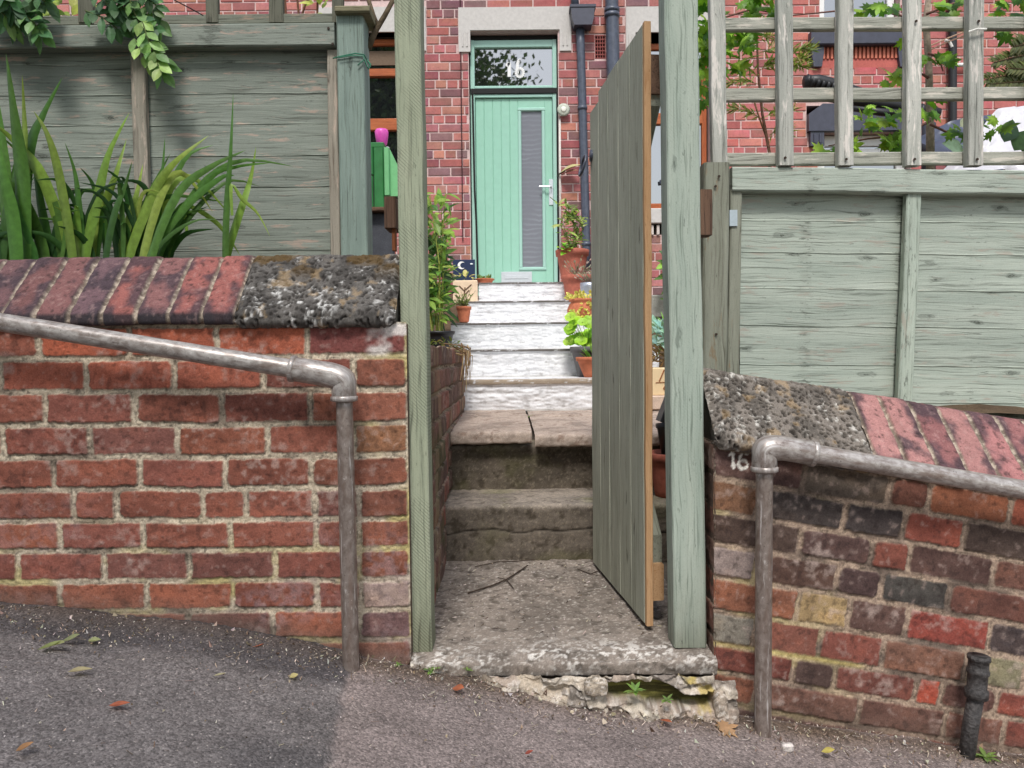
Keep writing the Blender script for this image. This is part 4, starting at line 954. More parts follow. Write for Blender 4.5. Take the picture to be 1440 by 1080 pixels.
def flat(m, pts, w, Y, col=(1, 1, 1)):
    for (x0, z0), (x1, z1) in zip(pts[:-1], pts[1:]):
        m.beam((x0, Y, z0), (x1, Y, z1), V((z1 - z0, 0, -(x1 - x0))).normalized() * (w / 2), (0, .002, 0), .0008, 1, 0, col)
hw = lambda px, py: (W(px, py, YH).x, W(px, py, YH).z)
flat(m, [hw(712, 88), hw(716, 83), hw(716, 103)], .034, Yd + .03)
flat(m, [(W(731, 92, YH).x + .045 * math.cos(t_) * .82, W(731, 97, YH).z + .042 * math.sin(t_)) for t_ in [k * math.pi / 8 for k in range(17)]], .032, Yd + .03)
flat(m, [(W(731, 92, YH).x + .037 * math.cos(t_) * (1 - .1 * t_), W(731, 97, YH).z + (.13 * math.sin(t_))) for t_ in [math.pi * (1.02 - .58 * k / 7) for k in range(8)]], .030, Yd + .031)
m.build('number_sticker', WPLAS, TR)
# door leaf with vertical grooves
m = MB(); la, lb = a + .01 + fw + .004, b - .01 - fw - .004; lz1 = zdr - .045
m.box(a + .01 + fw, Yd + .002, lz1 + .006, b - .01 - fw, Yd + .06, zdr - .006, .004); m.build('door_head', MINT2, HS)
gx0, gx1, gz0, gz1 = W(734, 260, YH).x, W(763, 260, YH).x, W(748, 374, YH).z, W(748, 152, YH).z
m = MB(); YD = Yd + .028; n = 6; ed = [la + (gx0 - .03 - la) * k / 5 for k in range(6)]
for k in range(5): m.box(ed[k] + .0015, YD, ZL, ed[k + 1] - .0015, YD + .03, lz1, .004, 'z')
m.box(la, YD + .006, ZL, gx0 - .03, YD + .035, lz1, .001, 'z')
m.box(gx0 - .03, YD, gz1 + .03, gx1 + .03, YD + .03, lz1, .002, 'z'); m.box(gx0 - .03, YD, ZL, gx1 + .03, YD + .03, gz0 - .03, .002, 'z'); m.box(gx1 + .03, YD, ZL, lb, YD + .03, lz1, .003, 'z')
DOOR = m.build('door', MINT, HS)
m = MB()
for q in ((gx0 - .034, gz0 - .034, gx1 + .034, gz0), (gx0 - .034, gz1, gx1 + .034, gz1 + .034)): m.box(q[0], YD - .014, q[1], q[2], YD + .02, q[3], .01)
for q in ((gx0 - .034, gz0, gx0, gz1), (gx1, gz0, gx1 + .034, gz1)): m.box(q[0], YD - .0135, q[1], q[2], YD + .02, q[3], .01, 'z')
m.build('glazing_bead', MINT2, DOOR)
m = MB(); m.box(gx0, YD + .012, gz0, gx1, YD + .018, gz1, .001, 'z'); m.build('glass_panel', FROST, DOOR)
m = MB(); pbox(m, 705, 382, 748, 397, YD - .012, .014, .004); pbox(m, 710, 387, 743, 392, YD - .018, .008, .003); m.build('letter_plate', CHROME, DOOR)
m = MB(); pbox(m, 772, 252, 778, 288, YD - .01, .012, .003, 'z'); hz = W(770, 264, YD).z
m.tube([(W(775, 264, YD).x, YD - .005, hz), (W(775, 264, YD).x, YD - .045, hz), (W(773, 264, YD).x, YD - .05, hz), (W(758, 264, YD).x, YD - .048, hz + .003)], .009, 10); m.build('handle', CHROME, DOOR)
# windows
def win(x0, x1, y0, y1, bars, panes, par, name='window', mat=W_WIN, fw=.05, sill=None):
    a, b, c_, d = hr(x0, y0, x1, y1); Yw = YH + .09
    m = MB(); m.box(a, Yw, c_, a + fw, Yw + .06, d, .006, 'z'); m.box(b - fw, Yw, c_, b, Yw + .06, d, .006, 'z'); m.box(a + fw, Yw, d - fw * 1.2, b - fw, Yw + .06, d, .006); m.box(a + fw, Yw, c_, b - fw, Yw + .06, c_ + fw * 1.4, .006)
    for q0, q1 in bars:
        m.box(a + fw, Yw - .006, W((x0 + x1) / 2, q1, YH).z, b - fw, Yw + .05, W((x0 + x1) / 2, q0, YH).z, .006)
    o = m.build(name, mat, par)
    m = MB(); m.box(a + fw * .6, Yw + .03, c_ + .02, b - fw * .6, Yw + .036, d - .02, .001); m.build('pane', GLASS, o)
    return o, a, b, c_, d, Yw
o, a, b, c_, d, Yw = win(464, 581, 50, 297, ((92, 103), (163, 180)), None, HS)
m = MB(); pbox(m, 472, 72, 574, 92, Yw + .022, .004, .001, 'x', S(112, 94, 78)); m.build('roller_blind', COLP, o)
o, a, b, c_, d, Yw = win(895, 997, 56, 293, ((155, 171),), None, HS)
m = MB(); pbox(m, 927, 256, 945, 259, Yw + .0, .012, .002); m.tube([W(929, 258, Yw - .01), W(929, 253, Yw - .02)], .012, 8); m.build('window_catch', IRON, o)
m = MB(); a, b, c_, d = hr(888, 294, 1003, 315); m.box(a, YH - .06, c_, b, YH + .12, d, .008); m.build('window_sill', STUC, HS)
m = MB(); a, b, c_, d = hr(888, 317, 1003, 330)
for k in range(14): xq = a + (b - a) * (k + .5) / 14; m.box(xq - .014, YH - .03, c_, xq + .014, YH + .05, d, .004, 'z', S(206, 196, 188))
m.build('dentil_course', COLP, HS)
m = MB(); m.box(a, YH + .06, c_, b, YH + .1, d, .001, 'x', (.02, .02, .02)); m.build('dentil_shadow_gap', COLP, HS)
m = MB(); a, b, c_, d = ab; m.box(a, YH + .02, c_, b, YH + .05, d, .001, 'x', S(60, 34, 34))
for k in range(5): q = a + (b - a) * k / 4; m.box(q - .004, YH - .004, c_, q + .004, YH + .018, d, .001, 'z', S(150, 84, 80))
for k in range(7): q = c_ + (d - c_) * k / 6; m.box(a, YH - .003, q - .005, b, YH + .018, q + .005, .001, 'x', S(150, 84, 80))
m.build('air_brick', COLP, HS)
# pipes on the house
m = MB(); pts = [(W(815 + 10 * t_, 38 + 340 * t_, YH).x, YH - .05, W(815 + 10 * t_, 38 + 340 * t_, YH).z) for t_ in [k / 12 for k in range(13)]]
m.tube(pts, .043, 14)
for t_ in (.34, .9): q = V(pts[0]).lerp(V(pts[-1]), t_); m.tube([q + V((0, 0, .018)), q - V((0, 0, .018))], .05, 14)
DP = m.build('downpipe', IRON, HS, True)
m = MB(); a, b, c_, d = prect(802, 10, 836, 38, YH - .1); m.prism([(a + .035, c_), (b - .03, c_), (b - .012, c_ + .07), (b, d), (a, d), (a + .012, c_ + .07)], YH - .16, YH - .01); m.box(a - .008, YH - .168, d - .03, b + .008, YH - .005, d + .004, .006); m.build('hopper_head', DARKPAINT, DP)
m = MB(); m.tube([(W(808, 10, YH).x, YH - .08, d), (W(807, -5, YH).x, YH - .07, d + .15), (W(806, -60, YH).x, YH - .07, d + .6)], .04, 12); m.build('inlet_pipe', IRON, DP, True)
m = MB(); pts = [(W(857 + 9 * t_, -80 + 440 * t_, YH).x, YH - .085, W(857 + 9 * t_, -80 + 440 * t_, YH).z) for t_ in [k / 12 for k in range(13)]]
m.tube(pts, .066, 18)
for yv in (20, 27, 240): q = V((W(859, yv, YH).x, YH - .085, W(859, yv, YH).z)); m.tube([q + V((0, 0, .02)), q - V((0, 0, .02))], .077, 18)
m.build('soil_pipe', IRON, HS, True)
m = MB(); cl = V((W(792, 157, YH).x, YH - .06, W(792, 157, YH).z)); 
m.tube([cl + V((0, .06, 0)), cl + V((0, .01, 0)), cl, cl - V((0, .012, 0))], [.03, .05, .066, .05], 20, S(186, 190, 176)); m.tube([cl - V((0, .013, 0)), cl - V((0, .02, 0))], [.03, .02], 14, S(226, 226, 214))
tag(m.build('wall_lamp', COLP, None, True), 'round pale cream wall lamp fixed on the brick beside the door', 'lamp')
m = MB(); m.tube([(W(647 + 4 * k / 8, -20 + 45 * k, YH).x, YH - .016, W(647, -20 + 45 * k, YH).z) for k in range(9)], .006, 6, S(70, 40, 44)); m.build('cable', COLP, HS)
m = MB(); m.tube([(W(787, 168, YH).x, YH - .018, W(787, 168, YH).z), (W(788, 380, YH).x, YH - .018, W(788, 380, YH).z)], .011, 8, S(206, 196, 190)); m.build('conduit', COLP, HS, True)
m = MB(); m.box(-6.5, YH - .25, 4.6, XS, YH + .3, 4.72, .01); m.add([(-6.5, YH - .3, 4.7), (XS, YH - .3, 4.7), (XS, YH + 4, 7.3), (-6.5, YH + 4, 7.3)], [[0, 1, 2, 3]]); m.build('roof', SLATE, HS)
m = MB()
base = W(786, 245, YH - .05); d_ = V((W(813, 236, YH).x - base.x, -.1, W(813, 234, YH).z - base.z))
m.leaf(base, d_, (0, -.6, 1), .24, .1, S(176, 168, 120), .1, .5, 6, .55); m.leaf(base + V((.02, -.01, -.01)), d_ + V((0, -.05, -.03)), (0, -.6, 1), .2, .07, S(150, 110, 90), .15, .4, 6, .5); m.tube([base + V((0, .05, -.01)), base, base + d_ * .3], .008, 6, S(70, 56, 46))
tag(m.build('wall_ornament', TILE), 'small wing shaped ornament sticking out from the brick beside the door handle', 'ornament')

NH = thing('neighbouring_house', 'red brick house behind the trellis with slate blue window heads and sills', 'house', (3.6, YH, 0))
nw1 = hr(1153, -120, 1266, 47); nw2 = hr(1150, 186, 1280, 420)
nh = [nw1, nw2, hr(1137, 47, 1278, 96), hr(1134, 148, 1292, 186)]
house_wall(XS, 9.5, -.9, 4.6, nh, PALN, 9, NH, (.60, .43, .40))
o, *_r = win(1155, 1264, -120, 47, (), None, NH, 'window', WPLAS, .07)
o, *_r = win(1152, 1278, 187, 420, ((206, 213),), None, NH, 'window', WPLAS, .09)
m = MB(); a, b, c_, d = hr(1136, 48, 1276, 67); m.box(a, YH - .09, c_, b, YH + .2, d, .012); m.build('window_sill', DARKPAINT, NH)
m = MB(); a, b, c_, d = hr(1155, 67, 1262, 83); m.box(a, YH + .03, c_, b, YH + .2, d, .002, 'x', S(58, 32, 30))
for k in range(19): xq = a + (b - a) * (k + .5) / 19; m.box(xq - .013, YH - .02, c_, xq + .013, YH + .04, d, .003, 'z', S(196, 116, 96))
m.build('dentil_course', COLP, NH)
m = MB(); a, b, c_, d = hr(1155, 83, 1262, 97); m.box(a - .0, YH - .006, c_, b, YH + .2, d, .003, 'x', S(182, 100, 92)); m.build('brick_band', HBR, NH)
for px0, px1 in ((1139, 1156), (1260, 1277)):
    m = MB(); a, b, c_, d = hr(px0, 68, px1, 96); m.prism([(a + .02, c_), (b - .02, c_), (b, d - .06), (b, d), (a, d), (a, d - .06)], YH - .05, YH + .15); m.build('corbel', DARKPAINT, NH)
m = MB(); a, b, c_, d = hr(1134, 148, 1292, 186); m.prism([(a, c_), (b, c_), (b, d - .07), (b - .12, d), (a + .14, d), (a, d - .1)], YH - .07, YH + .12); m.build('window_head', DARKPAINT, NH)
for px0, px1 in ((1137, 1156), (1262, 1281)):
    m = MB(); a, b, c_, d = hr(px0, 186, px1, 207); m.prism([(a, c_), (b, c_), (b, d), (a, d)], YH - .055, YH + .1)
    for q in (.3, .7): m.box(a + (b - a) * q - .012, YH - .068, c_ + .03, a + (b - a) * q + .012, YH - .05, d - .03, .004, 'z')
    m.build('corbel', DARKPAINT, NH)
m = MB(); m.tube([(W(1334, -60 + 60 * k, YH).x, YH - .07, W(1334, -60 + 60 * k, YH).z) for k in range(6)], .04, 14); m.build('downpipe', BLACK, NH, True)
m = MB(); m.tube([(W(1339, 95, YH).x, YH - .06, W(1339, 95, YH).z), (W(1366, 93, YH).x, YH - .06, W(1366, 93, YH).z)], .02, 10); m.build('overflow_pipe', WPLAS, NH, True)
m = MB(); m.box(XS, YH - .25, 4.6, 9.5, YH + .3, 4.72, .01); m.add([(XS, YH - .3, 4.7), (9.5, YH - .3, 4.7), (9.5, YH + 4, 7.3), (XS, YH + 4, 7.3)], [[0, 1, 2, 3]]); m.build('roof', SLATE, NH)

# ------------------------------------------------------------------ things behind the right trellis
m = MB(); m.tube([W(*p, 6.4) for p in ((1131, 115), (1150, 114), (1172, 119), (1195, 127), (1240, 141), (1280, 152), (1320, 160))], [.05, .052, .05, .048, .046, .046, .046], 12)
for k in range(26): 
    t_ = k / 26; q = W(1135 + 180 * t_, 114 + 47 * t_, 6.4); m.tube([q + V((-.012, 0, .003)), q + V((.012, 0, -.003))], .056 if t_ > .2 else .053, 12)
tag(m.build('drain_hose', BLACK, None, True), 'thick black ribbed hose slung across the window behind the trellis', 'hose')
m = MB(); m.tube([W(*p, 6.2) for p in ((1165, 138), (1210, 142), (1250, 147), (1290, 156))], [.03, .05, .06, .05], 10); m.tube([W(*p, 6.1) for p in ((1195, 152), (1240, 158), (1285, 160))], [.02, .03, .03], 10)
tag(m.build('folded_tarpaulin', BLACK, None, True), 'rolled black tarpaulin under the ribbed hose behind the trellis', 'tarpaulin')
m = MB(); cx = W(1306, 190, 6.0); zb_ = W(1306, 222, 6.0).z
m.lathe((cx.x, 6.0, zb_ - .5), [(.05, 0), (.05, .55), (.056, .56), (.056, .6), (.05, .61), (.05, .76), (.02, .77)], 16); tag(m.build('vent_pipe', mat_plain('dark_slate_plastic', S(52, 54, 64), .5), None, True), 'stout upright dark pipe with a collar behind the trellis', 'pipe')
def drape(name, px0, py0, px1, py1, Y, mat, label, cat, seed, top=None, dep=.5):
    a, b, c_, d = prect(px0, py0, px1, py1, Y); u = np.linspace(0, 1, 70); v = np.linspace(0, 1, 50); U, Vv = np.meshgrid(u, v)
    zt_ = np.interp(u, [0, .25, .5, .75, 1], top or [.3, .6, .9, 1, .95])[None, :]
    x = a + (b - a) * U + (Vv - .5) * .0; z = c_ + (d - c_) * zt_ * (1 - Vv); y = Y + dep * (1 - Vv) * .8 + np.sin(U * 26 + Vv * 3 + seed) * .02 * (.3 + Vv) + (fbm(U * 6, Vv * 3, 3, seed) - .5) * .16
    tag(gmesh(name, np.stack([x, y, z - .0], -1), np.ones(U.shape + (3,)), mat), label, cat)
drape('dust_sheet', 1368, 132, 1560, 240, 4.6, PLASTICW, 'white plastic sheet draped over a heap behind the right end of the trellis', 'sheet', 3, [.1, .62, 1.1, 1.15, 1.1])
drape('dark_tarpaulin', 1335, 138, 1540, 240, 5.3, mat_plain('navy_tarp', S(66, 72, 90), .4, 0, .2, 8, .1), 'dark navy tarpaulin behind the white sheet beyond the trellis', 'tarpaulin', 8, [.7, .95, 1, 1, 1])
m = MB(); 
for k in range(2): m.tube([W(1309, 70 - k * 6, 3.2), W(1335, 58 - k * 5, 3.0), W(1366, 47 - k * 6, 2.5)], .0028, 5, S(226, 190, 160))
m.tube([W(1362, 45, 2.425), W(1374, 41, 2.42), W(1387, 41, 2.425)], .0035, 6, S(226, 224, 216)); m.tube([W(1329, 57, 3.0), W(1335, 58, 3.0), W(1339, 66, 3.0)], .005, 6, S(236, 232, 226))
tag(m.build('garden_string', COLP), 'pale string tied round a trellis slat and pulled back to a branch', 'string')

# ------------------------------------------------------------------ plants
def rv(): return V((R.uniform(-1, 1), R.uniform(-1, 1), R.uniform(-1, 1)))
def jit(c, k=.25): f = R.uniform(1 - k, 1 + k); return tuple(min(.9, q * f * R.uniform(.9, 1.1)) for q in c)
IRG = [S(100, 134, 56), S(78, 114, 50), S(58, 94, 46), S(126, 154, 70), S(44, 76, 40)]
def iris(label, keys, nfill, xr, seed):
    m = MB(); t = thing('iris_plant', label, 'plant', (W(sum(xr) / 2, 358, 2.36).x, 2.36, .2))
    for pts, w, ci in keys:
        Yb = R.uniform(2.3, 2.42); P = []
        for k, (x, y) in enumerate(pts): P.append(W(x, y, Yb - .05 * k / len(pts) * R.uniform(-1, 1)))
        base = P[0].copy(); P[0] = base; P = [base - V((0, 0, .09))] + P
        m.blade(P, w * 1.22, jit(IRG[ci], .12), jit(S(128, 148, 66) if ci in (0, 3) else IRG[1], .2))
    for k in range(nfill):
        x = R.uniform(*xr); Yb = R.uniform(2.34, 2.47); h = R.uniform(.1, .3); ln = R.uniform(-.14, .16)
        b = W(x, 372, Yb); m.blade([b, b + V((ln * .2, 0, h * .45)), b + V((ln * .6, -.02, h * .85)), b + V((ln * 1.3, -.04, h * R.uniform(.8, 1.05)))], R.uniform(.012, .022), jit(R.choice(IRG[1:] + [IRG[4]]), .2), None)
    m.build('leaves', IRISM, t, True)
K1 = [([(30, 360), (28, 250), (18, 160), (8, 74)], .044, 1), ([(38, 360), (36, 250), (33, 160), (31, 104)], .022, 0), ([(28, 360), (40, 210), (60, 160), (88, 108)], .03, 2), ([(95, 360), (60, 255), (25, 205), (-10, 172)], .034, 0),
      ([(85, 360), (75, 290), (45, 235), (0, 190)], .026, 1), ([(100, 360), (82, 250), (66, 190), (47, 156)], .026, 0), ([(116, 360), (110, 290), (104, 240), (91, 200)], .018, 2), ([(118, 360), (135, 280), (152, 215), (182, 158)], .028, 0),
      ([(128, 360), (140, 300), (160, 250), (178, 195)], .03, 3), ([(60, 360), (40, 300), (15, 260), (-15, 250)], .034, 1), ([(10, 360), (5, 260), (-5, 160), (-12, 90)], .04, 1), ([(45, 360), (20, 300), (5, 250), (-8, 225)], .03, 2), ([(125, 360), (127, 332), (140, 312), (170, 317)], .012, 3),
      ([(148, 360), (160, 300), (175, 262), (186, 226)], .018, 4), ([(70, 360), (58, 300), (50, 250), (44, 215)], .026, 4), ([(20, 360), (14, 300), (2, 240), (-8, 160)], .04, 1), ([(0, 360), (10, 290), (22, 230), (30, 180)], .03, 2)]
iris('clump of broad green iris leaves in front of the left fence, nearest the frame edge', K1, 46, (-60, 150), 1)
K2 = [([(168, 360), (180, 310), (192, 270), (201, 230)], .024, 0), ([(215, 360), (222, 300), (228, 240), (232, 192)], .016, 2), ([(180, 360), (215, 270), (245, 228), (294, 190)], .026, 0), ([(205, 360), (232, 280), (262, 220), (300, 204)], .02, 1),
      ([(212, 360), (250, 270), (300, 232), (346, 211)], .022, 1), ([(222, 360), (275, 268), (335, 226), (413, 234)], .018, 1), ([(222, 360), (290, 255), (330, 235), (382, 229)], .014, 2), ([(200, 360), (228, 268), (258, 244), (300, 300)], .022, 3),
      ([(205, 360), (240, 262), (275, 252), (324, 303)], .02, 3), ([(316, 362), (318, 290), (324, 210), (328, 130)], .017, 1), ([(318, 362), (336, 300), (352, 250), (360, 206)], .02, 0), ([(325, 260), (340, 280), (362, 300), (380, 333)], .01, 3),
      ([(262, 290), (300, 310), (322, 335), (338, 360)], .012, 3), ([(190, 360), (215, 300), (240, 275), (320, 285)], .018, 2), ([(215, 360), (240, 330), (275, 310), (305, 309)], .01, 4), ([(175, 360), (190, 320), (210, 270), (240, 215)], .022, 1), ([(230, 360), (270, 300), (320, 255), (365, 262)], .014, 4), ([(210, 360), (260, 290), (310, 250), (330, 247)], .02, 1)]
iris('clump of arching iris leaves in front of the middle batten of the left fence', K2, 40, (160, 240), 2)

def oval_spray(m, pts, Y, L, col, n, spread=.5, down=.4, wd=.5):
    """leaflets in pairs along a drooping stalk through px points"""
    P = [W(x, y, Y - (.02 if k % 2 else 0)) for k, (x, y) in enumerate(pts)]
    m.tube(P, .0022, 5, S(96, 110, 60))
    for k in range(n):
        u = k / max(1, n - 1) * (len(P) - 1); i = min(int(u), len(P) - 2); p = P[i].lerp(P[i + 1], u - i); tg = (P[i + 1] - P[i]).normalized()
        for sg in (-1, 1):
            sd = tg.cross(V((0, -1, .2))).normalized() * sg
            m.leaf(p + rv() * .004, tg * .5 + sd * spread + V((0, R.uniform(-.5, .1), -down * R.random())), V((R.uniform(-.3, .3), -1, R.uniform(.1, .9))), L * R.uniform(.75, 1.15), L * wd * R.uniform(.85, 1.1), jit(col, .25), .15, .15, 4, .5)
VG = S(106, 140, 82); VD = S(72, 106, 68); VL = S(150, 184, 104)
VN = thing('climbing_vine', 'dark green vine with paired oval leaflets hanging over the left fence rail', 'vine', (W(190, 40, 2.5).x, 2.5, W(190, 20, 2.5).z))
m = MB()
for pts, n, c in (([(150, -30), (160, 0), (185, 22), (215, 38)], 7, VD), ([(175, -20), (190, 20), (205, 45), (212, 60)], 6, VG), ([(200, 30), (208, 55), (218, 75), (224, 95)], 6, VL), ([(120, 15), (145, 25), (165, 40)], 5, VD), ([(195, 0), (215, 15), (225, 40)], 5, VG), ([(210, 60), (222, 82), (228, 100)], 4, VG), ([(190, 55), (200, 72), (212, 88)], 4, VL), ([(130, -20), (150, 5), (175, 10)], 6, VD), ([(170, -25), (200, -10), (220, 8)], 5, VD), ([(160, -5), (180, 12), (198, 28)], 5, VD), ([(140, 5), (168, 12), (186, 34)], 6, VD), ([(215, 70), (228, 84), (234, 92)], 3, VG)):
    oval_spray(m, pts, 2.47 + R.uniform(-.03, .03), .058, c, n)
m.build('foliage', LEAF, VN)
VN2 = thing('climbing_vine', 'dark green leafy vine spilling over the top left corner of the fence', 'vine', (W(20, 20, 2.5).x, 2.5, W(20, 10, 2.5).z))
m = MB()
for pts, n, c in (([(-30, -20), (0, 5), (25, 25)], 6, VD), ([(0, -20), (20, 10), (40, 28), (55, 45)], 7, VD), ([(10, -30), (35, -5), (58, 5)], 5, VD), ([(-20, 0), (5, 20), (20, 30)], 5, VG), ([(-10, -25), (10, -5), (18, 15)], 6, VD), ([(35, 20), (48, 32), (58, 48)], 4, VG), ([(45, -15), (60, 0), (68, 4)], 4, VD), ([(-10, 10), (15, 26), (22, 36)], 5, VD), ([(5, 0), (30, 15), (46, 30)], 6, VD)):
    oval_spray(m, pts, 2.47 + R.uniform(-.03, .03), .06, c, n)
m.build('foliage', LEAF, VN2)
def bush(m, cx, cy, Y, rx, ry, n, L, wd, cols, dep=.2, up=.3, kind='leaf'):
    c = W(cx, cy, Y); rx = rx / F * Y; ry = ry / F * Y
    for k in range(n):
        while True:
            q = rv()
            if q.length < 1: break
        p = c + V((q.x * rx, q.y * dep, q.z * ry)); d = V((q.x, q.y - .3, q.z * .5 + up)) + rv() * .7
        if kind == 'leaf': m.leaf(p, d, V((R.uniform(-.4, .4), -.8, R.uniform(.2, 1))), L * R.uniform(.6, 1.2), wd * R.uniform(.7, 1.2), jit(R.choice(cols), .25), R.uniform(0, .5), .2)
        else: m.maple(p, d, V((R.uniform(-.4, .4), -1, R.uniform(0, .9))), L * R.uniform(.6, 1.15), jit(R.choice(cols), .2))
YG = [S(150, 168, 70), S(170, 180, 90), S(120, 150, 60)]
t = thing('garden_shrub', 'yellow green shrub showing through the trellis above the left fence', 'shrub', (W(90, 20, 3.2).x, 3.2, .3))
m = MB(); bush(m, 95, 12, 3.2, 26, 22, 34, .07, .045, YG, .15); m.build('foliage', LEAF, t)
m = MB(); m.tube([W(95, 30, 3.25), V((W(95, 0, 3.25).x, 3.25, .25))], .012, 6, S(96, 78, 56)); m.build('stem', BARK, t)
t = thing('rose_stems', 'thin bare stems with a few yellowing leaves behind the left trellis', 'shrub', (W(430, 20, 3.2).x, 3.2, .3))
m = MB()
for x0, x1 in ((402, 399), (420, 415), (446, 448), (425, 440)): m.tube([V((W(x0, 0, 3.2).x, 3.2, .3)), W(x0, 20, 3.2), W(x1, -30, 3.2)], [.006, .005, .004], 5, S(110, 76, 60))
m.build('stem', BARK, t); m = MB(); bush(m, 446, 12, 3.2, 10, 14, 10, .06, .03, YG, .05); m.build('foliage', LEAF, t)
# washing line wire across left trellis
m = MB(); m.tube([W(245, 0, 2.5), W(268, 12, 2.5), W(286, 22, 2.52)], .002, 5, S(40, 34, 34)); tag(m.build('loose_wire', COLP), 'thin dark wire slanting across the left trellis', 'wire')

MG = [S(138, 178, 58), S(112, 156, 50), S(156, 190, 74), S(90, 134, 50)]
MP = thing('maple_sapling', 'young maple with bright lobed leaves reaching through the right trellis', 'tree', (W(1308, 200, 2.9).x, 2.9, -.1))
m = MB(); tr = [(1309, 330), (1308, 180), (1306, 90), (1302, 30), (1309, -30)]
m.tube([W(x, y, 2.75) for x, y in tr], [.016, .014, .012, .011, .009], 8, S(150, 136, 120))
br = [[(1308, 170), (1270, 190), (1220, 195), (1165, 205)], [(1308, 175), (1340, 190), (1380, 190)], [(1306, 110), (1290, 100), (1245, 105)], [(1302, 30), (1250, 18), (1190, 14), (1110, 22)], [(1303, 20), (1340, 5), (1420, -10)], [(1110, 22), (1060, 12), (1000, 30), (985, 60)], [(1305, 75), (1320, 80), (1326, 100)]]
for b_ in br: m.tube([W(x, y, 2.7) for x, y in b_], [.005] + [.0035] * (len(b_) - 2) + [.002], 5, S(126, 92, 84))
m.build('trunk', BARK, MP, True)
m = MB()
for (cx, cy, rx, ry, n, Y_) in ((990, 28, 12, 20, 16, 2.62), (988, 62, 12, 18, 14, 2.62), (992, 95, 12, 26, 14, 2.65), (988, 132, 10, 14, 6, 2.6), (1070, 14, 26, 12, 16, 2.6), (1034, 84, 16, 14, 8, 2.6), (1045, 40, 20, 10, 8, 2.6), (1045, 60, 18, 12, 6, 2.62), (1230, 8, 14, 10, 3, 2.6), (1252, 14, 8, 8, 2, 2.6), (1330, 10, 18, 12, 7, 2.6), (1420, 10, 26, 12, 9, 2.6), (1318, 88, 12, 14, 7, 2.6), (1246, 104, 5, 5, 2, 2.6), (1275, 92, 8, 12, 4, 2.6), (1272, 55, 5, 8, 2, 2.6),
                              (1215, 172, 18, 8, 6, 2.62), (1255, 165, 14, 10, 5, 2.62), (1175, 205, 22, 8, 7, 2.62), (1250, 200, 20, 10, 8, 2.62), (1275, 190, 8, 10, 4, 2.6), (1220, 150, 4, 5, 1, 2.6), (1306, 150, 6, 12, 4, 2.6), (1360, 180, 16, 10, 6, 2.6), (1395, 180, 10, 14, 6, 2.6), (1420, 45, 8, 5, 2, 2.6), (1200, 208, 10, 6, 3, 2.6)):
    bush(m, cx, cy, Y_, rx * 1.1, ry * 1.1, int(n * 1.45 + .5), .05, .05, MG, .06, -.1, 'maple')
m.build('foliage', LEAF, MP)
FP = thing('feathery_plant', 'tall wispy fern like plant between the first two slats of the right trellis', 'plant', (W(1082, 215, 3.4).x, 3.4, .2))
m = MB(); stem = [(1084, 330), (1082, 215), (1072, 160), (1066, 100), (1064, 40), (1052, -20)]
m.tube([W(x, y, 3.4) for x, y in stem], [.007, .007, .006, .005, .004, .003], 6, S(96, 70, 56)); m.tube([W(x, y, 3.4) for x, y in ((1080, 200), (1066, 160), (1060, 140))], .004, 5, S(110, 84, 60)); m.build('stem', BARK, FP, True)
m = MB()
for (cx, cy, sx, L) in ((1064, 55, 1, 34), (1064, 60, -1, 28), (1067, 100, 1, 34), (1067, 108, -1, 30), (1075, 165, 1, 40), (1073, 168, -1, 46), (1066, 75, 1, 50), (1082, 190, 1, 26), (1080, 140, 1, 30), (1110, 90, 1, 26), (1112, 78, 1, 30), (1110, 100, 1, 22), (1065, 118, -1, 40)):
    a = W(cx, cy, 3.4); e = W(cx + sx * L, cy - R.uniform(-4, 16), 3.35 + R.uniform(-.1, .1)); m.tube([a, a.lerp(e, .5) + V((0, 0, .02)), e], .0016, 4, S(140, 146, 84))
    for k in range(60):
        t_ = R.uniform(.1, 1); p = a.lerp(e, t_) + V((0, 0, .02 * math.sin(t_ * 3))); m.leaf(p, (e - a).normalized() + rv() * .9, rv(), R.uniform(.025, .065), .0075, jit(S(150, 152, 88) if R.random() < .6 else S(116, 134, 70), .2), .1, .1, 2)
m.build('foliage', LEAF, FP)
CF = thing('conifer_branch', 'drooping flat conifer sprays at the right end of the trellis', 'branch', (W(1430, 100, 3.2).x, 3.2, W(1430, 110, 3.2).z))
m = MB(); mw = MB()
for (x0, y0, x1, y1) in ((1470, 70, 1398, 88), (1475, 95, 1386, 112), (1470, 112, 1392, 118), (1450, 60, 1425, 66), (1480, 100, 1420, 96)):
    a, e = W(x0, y0, 3.2), W(x1, y1, 3.15); mw.tube([a, e], [.005, .002], 5, S(70, 60, 40))
    for k in range(46):
        t_ = k / 45; p = a.lerp(e, t_)
        for sg in (-1, 1): m.leaf(p, (e - a).normalized() * .7 + V((0, R.uniform(-.3, .3), sg * .7)), (0, -1, .3), R.uniform(.03, .07) * (1.2 - t_ * .6), .011, jit(S(90, 96, 52), .35), .2, .1, 3)
m.build('foliage', LEAF, CF); mw.build('stem', BARK, CF)
HP = thing('hosta_plant', 'plant with large rounded dark leaves in front of the white sheet', 'plant', (W(1415, 225, 2.8).x, 2.8, -.05))
m = MB()
for (x, y, dx, dz, L, c) in ((1412, 200, .35, .9, .085, S(76, 104, 76)), (1426, 212, .5, .8, .085, S(66, 96, 60)), (1376, 210, -.9, .3, .06, S(160, 186, 160)), (1355, 212, -.7, .3, .08, S(150, 178, 156)), (1350, 178, .6, .4, .05, S(190, 206, 180)), (1440, 220, .5, .9, .08, S(80, 112, 70))):
    m.leaf(W(x, y, 2.7), (dx, -.1, dz), (.1, -1, .5), L, L * .8, jit(c, .08), .15, .15, 7, .4)
m.build('foliage', LEAF, HP, True)

